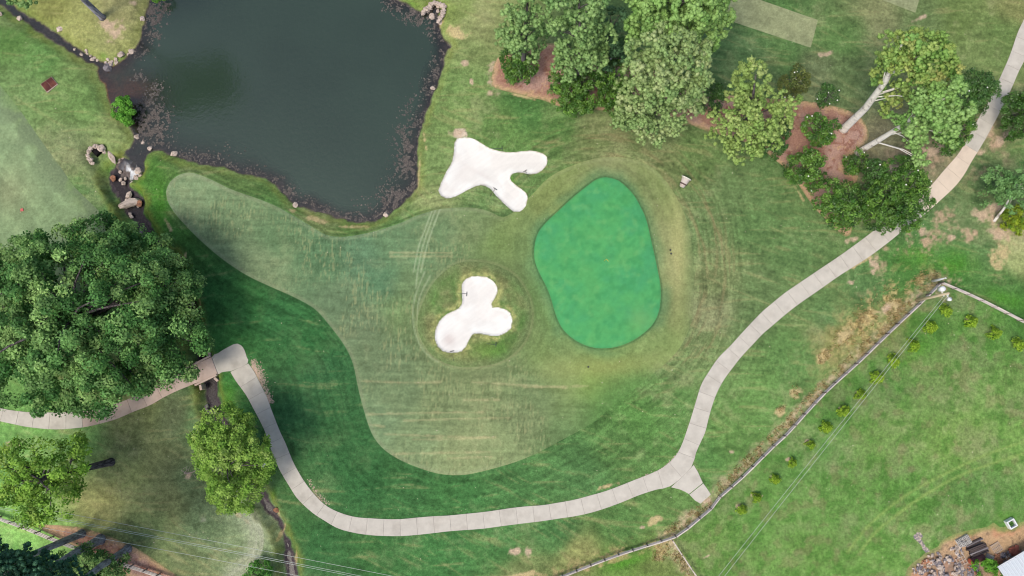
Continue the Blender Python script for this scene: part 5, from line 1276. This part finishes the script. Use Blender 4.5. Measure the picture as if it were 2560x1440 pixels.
for lb, a, b in (('uppermost of the four pale cables crossing the lower left corner', (-40,1245), (1010,1446)), ('second from the top of the four pale cables crossing the lower left', (-40,1261), (938,1447)),
                 ('third from the top of the four pale cables crossing the lower left', (-40,1265), (925,1449)), ('lowest of the four pale cables crossing the lower left corner', (-40,1293), (790,1448))):
    wire(lb, a, b, 8.5, .25, 'cables over the lower left corner')

# ------------------------------------------------------------------ things on the course
f0 = G(1510, 653, .03); fl = thing('flagstick', f0, 'yellow flag on a thin stick in the middle of the green', 'flag')
mb = MB(); mb.tube([(0, 0, -.1), (0, 0, 2.2)], .022, 6); mb.build('stick', M['yellow'], fl)
mb = MB(); vv = []; 
for i in range(7):
    for z in (2.18, 1.80): vv.append((.07 * i, .05 * math.sin(i * 1.1) - .045 * i, z - .03 * i))
mb.add(vv, [(2 * i, 2 * i + 1, 2 * i + 3, 2 * i + 2) for i in range(6)]); mb.add([(a, b + .015, c) for a, b, c in vv], [(2 * i + 2, 2 * i + 3, 2 * i + 1, 2 * i) for i in range(6)]); mb.build('flag', M['yellow'], fl)
mb = MB(); mb.lathe([(.065, .01), (.075, .012), (.065, -.1), (.0, -.1)], 14); mb.build('cup', M['black'], fl)
def rake(label, head, hdir, ldir, n):
    w = G(*head, .05); t = thing('bunker_rake', w, label, 'rake', 'bunker rakes'); a = math.atan2(-ldir[1], ldir[0])
    mb = MB(); d = Vector((math.cos(a), math.sin(a), 0)); e = d * 1.35; e.z = H1(w.x + e.x, w.y + e.y) + .07 - w.z
    mb.tube([(0, 0, .05), e], .026, 6); mb.build('handle', M['steel'], t)
    mb = MB(); mb.box((0, 0, .05), (.09, .62, .06), a, .01)
    ho = mb.build('head', M['steel'], t)
    for k in range(9):
        mb = MB(); q = Vector((-math.sin(a), math.cos(a), 0)) * (-.28 + .07 * k); mb.box((q.x, q.y, -.01), (.02, .02, .08), a); mb.build('tine', M['steel'], ho)
for i, (lb, h, l) in enumerate((('rake lying at the lower left lip of the upper bunker',(1238,472),(-6,9)),('rake lying on grass above the middle of the upper bunker',(1255,372),(-20,0)),('rake leaning at the inner bay of the upper bunker',(1313,427),(4,7)),
    ('rake lying inside the top lobe of the lower bunker',(1167,735),(-11,-1)),('rake at the bottom lip of the lower bunker',(1130,878),(4,20)),('rake lying on grass below the right lobe of the lower bunker',(1240,861),(-16,-1)))): rake(lb, h, None, l, i)
for lb, q in (('small dark sprinkler cap on the worn apron right of the green, upper of the pair', (1676,625)), ('small dark sprinkler cap on the worn apron right of the green, lower of the pair', (1678,634)), ('small dark sprinkler cap on the apron just below the green', (1471,917))):
    w = G(*q, .02); t = thing('sprinkler_head', w, lb, 'sprinkler', 'sprinkler heads'); mb = MB(); mb.lathe([(.0, .03), (.09, .03), (.1, .02), (.1, -.1)], 12); mb.build('cap', M['steel'], t); mb = MB(); mb.lathe([(.10, .012), (.14, .016), (.14, -.08)], 12); mb.build('collar', M['black'], t)
# bell lying on the rough
w = G(1709, 456, .62); bt = thing('bell', w, 'large pale bell with a flared rim lying tilted on the grass', 'bell')
ax = (P(1714, 446) - P(1704, 466)).normalized(); ax.z = 0.25; mrot = ax.to_track_quat('Z', 'X').to_matrix()
mb = MB(); mb.lathe([(.30, -.62), (.44, -.55), (.50, -.3), (.54, 0), (.60, .3), (.68, .5), (.60, .5), (.50, .2), (.40, -.3)], 28, (0, 0, 0), mrot); mb.build('body', M['bell'], bt, True)
mb = MB(); mb.lathe([(.66, .46), (.74, .5), (.78, .58), (.72, .64), (.62, .6), (.60, .5)], 28, (0, 0, 0), mrot); mb.build('rim', M['bell_rim'], bt, True)
mb = MB(); mb.lathe([(.455, -.5), (.52, -.46), (.53, -.34), (.50, -.28)], 28, (0, 0, 0), mrot); mb.build('band', M['bell_dark'], bt, True)
mb = MB(); mb.lathe([(.0, -.92), (.24, -.9), (.38, -.78), (.42, -.62), (.3, -.5)], 20, (0, 0, 0), mrot); mb.build('crown_base', M['bell'], bt, True)
# drain cover, red plate
w = G(126, 213, .05); dc = thing('drain_cover', w, 'rusty square steel cover set in the grass left of the pond', 'drain cover')
rg = [(103,212),(131,193),(147,212),(120,233)]; ring = [tuple(P(*q).xy - w.xy) for q in rg]
mb = MB(); mb.prism(ring[::-1], -.2, .10); mb.build('frame', M['frame'], dc)
c0 = Vector((sum(a[0] for a in ring) / 4, sum(a[1] for a in ring) / 4))
for k in range(2):
    u0, u1 = (.03, .49) if k == 0 else (.51, .97); a, b, c, d = [Vector(q) for q in ring]
    q4 = [a.lerp(b, u0).lerp(d.lerp(c, u0), .03), a.lerp(b, u1).lerp(d.lerp(c, u1), .03), a.lerp(b, u1).lerp(d.lerp(c, u1), .93), a.lerp(b, u0).lerp(d.lerp(c, u0), .93)]
    mb = MB(); mb.prism([tuple(q) for q in q4][::-1], .06, .14 + .01 * k); mb.build('plate', M['rust'], dc)
w = G(56, 525, .03); tpl = thing('yardage_plate', w, 'small red square plate in the fairway above the oak', 'marker')
mb = MB(); mb.box((0, 0, .02), (.42, .42, .07), .2, .02); mb.build('plate', M['red'], tpl)

# ------------------------------------------------------------------ the yard in the lower right corner
def stone_pile(label, px, py, r, n, mats, seed, h=.5):
    w = G(px, py); t = thing('stone_pile', w, label, 'stone pile', 'stone piles in the yard'); rp = random.Random(seed); rad = PR(px, py, r)
    for i in range(n):
        a, q = rp.uniform(0, 6.28), rp.random() ** .6; s = rp.uniform(.16, .34)
        o = bpy.data.objects.new('stone', rp.choice(ROCKM[rp.choice(mats)])); put(o, t)
        o.location = (math.cos(a) * q * rad, math.sin(a) * q * rad, h * (1 - q) * rp.uniform(.4, 1.2) + s * .3); o.scale = (s, s * rp.uniform(.6, 1), s * .6); o.rotation_euler = (rp.uniform(-.4, .4), rp.uniform(-.4, .4), a * 3)
for i, a in enumerate((('stone pile at the end of the stepping stone path',2337,1397,17,34,['rock','rock_grey']),('stone pile below the stack of hollow concrete blocks',2391,1379,15,26,['rock','rock_grey']),('narrow stone pile beside the weed tuft',2369,1399,11,22,['rock','rock_grey']),
    ('stone pile at the left edge of the yard',2296,1425,15,26,['rock','rock_grey']),('tan stone pile in the left of the yard',2316,1408,13,18,['rock','rock_red']),('stone pile in the lower middle of the yard',2348,1418,14,24,['rock','rock_grey']),
    ('stone pile at the bottom edge left of centre in the yard',2326,1436,13,22,['rock_grey','rock_grey','rock']),('grey stone pile below the open pallet',2391,1424,19,36,['rock_grey','rock']),('dark brushy stone pile under the rusty tank',2432,1424,17,34,['rock_grey','rock_grey','rock_red']),
    ('pale stone pile cut by the bottom edge of the yard',2358,1438,11,18,['rock','rock_grey']),('mixed stone pile beside the red slab heap',2514,1391,12,24,['rock','rock_grey','rock_red']),('red brick coloured heap below the wooden pallet',2492,1397,15,30,['rock_red']))):
    stone_pile(a[0], *a[1:], 600 + i)
bm_ = MB(); L, Wd, Hh, t_ = .42, .21, .2, .035
for (c, d) in (((0, Wd / 2 - t_ / 2, 0), (L, t_, Hh)), ((0, -Wd / 2 + t_ / 2, 0), (L, t_, Hh)), ((-L / 2 + t_ / 2, 0, 0), (t_, Wd - 2 * t_, Hh)), ((L / 2 - t_ / 2, 0, 0), (t_, Wd - 2 * t_, Hh)), ((0, 0, 0), (t_, Wd - 2 * t_, Hh))): bm_.box(c, d)
BLK = bm_.mesh('block'); BLK.materials.append(M['block'])
def blocks(label, px, py, nx, ny, nz, rot, seed, sc=1.0):
    w = G(px, py); t = thing('block_stack', w, label, 'block stack', 'stacks of concrete blocks', R(rot)); rp = random.Random(seed)
    for k in range(nz):
        for i in range(nx):
            for j in range(ny):
                if k == nz - 1 and rp.random() < .15: continue
                o = bpy.data.objects.new('block', BLK); put(o, t); o.scale = (sc,) * 3; o.location = ((i - nx / 2 + .5) * .44 * sc, (j - ny / 2 + .5) * .235 * sc, .1 * sc + k * .205 * sc); o.rotation_euler = (0, 0, rp.uniform(-.05, .05))
blocks('stack of pale hollow concrete blocks, larger of the two stacks', 2406, 1352, 4, 5, 2, 28, 1, 1.05)
blocks('small stack of pale hollow concrete blocks beside the rusty tank', 2471, 1393, 2, 4, 2, 60, 2)
w = G(2438, 1366); lt = thing('timber_stack', w, 'stack of dark weathered timbers in the yard', 'timber stack', rz=R(22))
rp = random.Random(4)
for i in range(9):
    for k in range(3 if i < 6 else 1):
        mb = MB(); mb.box((0, 0, 0), (2.5 * rp.uniform(.85, 1.08), .19, .15), 0, .015); o = mb.build('timber', M['timber'] if rp.random() < .68 else M['timber_grey'], lt)
        o.location = (rp.uniform(-.2, .2), -1.0 + .22 * i, .09 + .17 * k); o.rotation_euler = (0, 0, rp.uniform(-.05, .05))
w = G(2437, 1396, .45); tk = thing('rusty_tank', w, 'dark red rusted cylindrical tank with an orange end', 'tank', rz=R(20))
mx = Matrix.Rotation(R(90), 3, 'Y')
mb = MB(); mb.lathe([(.44, -1.0), (.45, -.95), (.45, .98), (.40, 1.06), (.0, 1.08)], 22, (0, 0, 0), mx); mb.build('shell', M['tank'], tk, True)
mb = MB(); mb.lathe([(.0, -1.16), (.3, -1.13), (.42, -1.05), (.455, -.97), (.455, -.9)], 22, (0, 0, 0), mx); mb.build('end_cap', M['tank_end'], tk, True)
for s in (-.5, .5):
    mb = MB(); mb.box((s, 0, -.36), (.12, .8, .2)); mb.build('cradle', M['timber'], tk)
def pallet(label, px, py, rot, sx=1.25, sy=1.25, slats=6):
    t = thing('pallet', G(px, py), label, 'pallet', 'wooden pallets', R(rot))
    for k in range(3):
        mb = MB(); mb.box((0, -sy / 2 + .06 + k * (sy - .12) / 2, .1), (sx, .09, .1)); mb.build('bearer', M['pallet'], t)
    for k in range(slats):
        mb = MB(); mb.box((-sx / 2 + .06 + k * (sx - .12) / (slats - 1), 0, .165), (.1, sy, .025)); mb.build('slat', M['pallet'], t)
pallet('weathered wooden pallet on bare dirt right of the timber stack', 2490, 1369, 30, 1.3, 1.3)
pallet('weathered open pallet frame left of the rusty tank', 2402, 1402, 25, 1.4, 1.2, 4)
rb = thing('slab_heap', G(2534, 1377), 'heap of reddish flat slabs beside the shed roof', 'slab heap', rz=R(25)); rp = random.Random(8)
for i in range(14):
    mb = MB(); mb.box((0, 0, 0), (rp.uniform(.5, .8), rp.uniform(.4, .6), .07), 0, .015); o = mb.build('slab', M['brick'], rb); o.location = (rp.uniform(-.5, .5), rp.uniform(-.5, .5), .06 + i * .035); o.rotation_euler = (rp.uniform(-.06, .06), rp.uniform(-.06, .06), rp.uniform(0, 6.28))
w = G(2523, 1307); pf = thing('square_planter', w, 'white square planter frame with green plants inside', 'planter', rz=R(28))
for k in range(4):
    mb = MB(); a = k * math.pi / 2; mb.box((.5 * math.cos(a), .5 * math.sin(a), .3), (.16, 1.16 if k % 2 == 0 else .84, .75), a if k % 2 == 0 else a, .02)
    mb.build('side_board', M['white_metal'], pf)
rs = np.random.RandomState(61); cn = np.stack([rs.uniform(-.35, .35, 26), rs.uniform(-.35, .35, 26), rs.uniform(.15, .35, 26)], 1)
leafy('plants', rs, cn, np.tile([0, 0, 1.0], (26, 1)), .12, 14, .16, [(84, 140, 62), (110, 160, 80)], M['leaf'], pf)
ss = thing('stepping_stone_path', G(2300, 1352), 'grey cobbled stepping stone path with a round end in the grass', 'path'); rp = random.Random(12); o0 = ss.location
for i in range(120):
    if i < 64:
        a, q = rp.uniform(0, 6.28), rp.random() ** .5 * 9.5; px, py = 2295 + q * math.cos(a), 1342 + q * math.sin(a)
    else:
        u = (i - 64) / 56; px, py = 2299 + 20 * u + rp.uniform(-4.5, 4.5) * (.7 + u * .5), 1351 + 28 * u + rp.uniform(-2, 2)
    w = G(px, py); s = rp.uniform(.12, .2); o = bpy.data.objects.new('stone', rp.choice(ROCKM[rp.choice(['rock_grey', 'rock'])])); put(o, ss); o.location = w - o0 + Vector((0, 0, .01)); o.scale = (s, s * .85, s * .35); o.rotation_euler = (0, 0, a)
# shed with a ribbed metal roof
e0, e1 = P(2495, 1419, 2.0), P(2572, 1374, 2.0); ux = (e1 - e0).normalized(); uy = Vector((ux.y, -ux.x, 0))
sh = thing('shed', (e0.x, e0.y, 0), 'shed with a pale ribbed metal roof in the lower right corner', 'shed', rz=math.atan2(ux.y, ux.x))
RL, RW = 9.0, 7.0
mb = MB(); mb.tube([(0, -RW / 2, 2.58), (RL, -RW / 2, 2.58)], .09, 8); rfo = mb.build('roof', M['roof'], sh)
for k in range(20):
    mb = MB(); x0 = k * .45; pr = [(0, 0), (.05, .0), (.09, .05), (.13, .05), (.17, 0), (.447, 0)]
    v = []; 
    for y in (0, -RW / 2, -RW):
        zz = 2.0 + (.55 if y == -RW / 2 else 0)
        for (a, b) in pr: v.append((x0 + a, y, zz + b))
    n6 = len(pr); fc = []
    for r_ in range(2):
        for i in range(n6 - 1): fc.append((r_ * n6 + i + n6, r_ * n6 + i + 1 + n6, r_ * n6 + i + 1, r_ * n6 + i))
    mb.add(v, fc); mb.add([(a, b, c - .03) for a, b, c in v], [q[::-1] for q in fc]); mb.build('roof_panel', M['roof'], rfo)
mb = MB(); mb.box((RL / 2, -RW / 2, .9), (RL - 1.6, RW - 1.6, 2.2)); mb.build('wall', M['wall'], sh)
mb = MB(); mb.tube([(-.05, .06, 1.95), (RL, .06, 1.95)], .07, 8); mb.build('gutter', M['white_metal'], sh)


# fallen branch and a pale blue box by the round tree
w = G(474, 1188); fb_ = thing('fallen_branch', w, 'grey fallen twigs lying on the brown grass left of the round tree', 'branch'); rp = random.Random(31)
mb = MB(); mb.tube([(-1.2, .7, .06), (-.3, .2, .12), (.6, .5, .08), (1.6, 1.2, .05)], [.03, .06, .05, .02], 6); stem = mb.build('stem', M['frame'], fb_)
for k in range(12):
    a = rp.uniform(0, 6.28); p = Vector((rp.uniform(-1.0, 1.3), rp.uniform(0, .9), .08)); q = p + Vector((math.cos(a), math.sin(a), .1)) * rp.uniform(.5, 1.1)
    mb = MB(); mb.tube([p, (p + q) / 2 + Vector((0, 0, .1)), q], [.03, .022, .01], 5); mb.build('twig', M['frame'], stem)
M['blue'] = solid('pale_blue_plastic', (150, 196, 226), 0.5, 0.3, 3, 0.06)
w = G(661, 1163); bx_ = thing('plastic_bin', w, 'small pale blue bin under the right edge of the round tree', 'bin', rz=.4)
mb = MB(); mb.box((0, 0, .22), (.62, .42, .44), 0, .05); mb.build('body', M['blue'], bx_)
mb = MB(); mb.box((0, 0, .47), (.68, .48, .06), 0, .02); mb.build('lid', M['white_metal'], bx_)
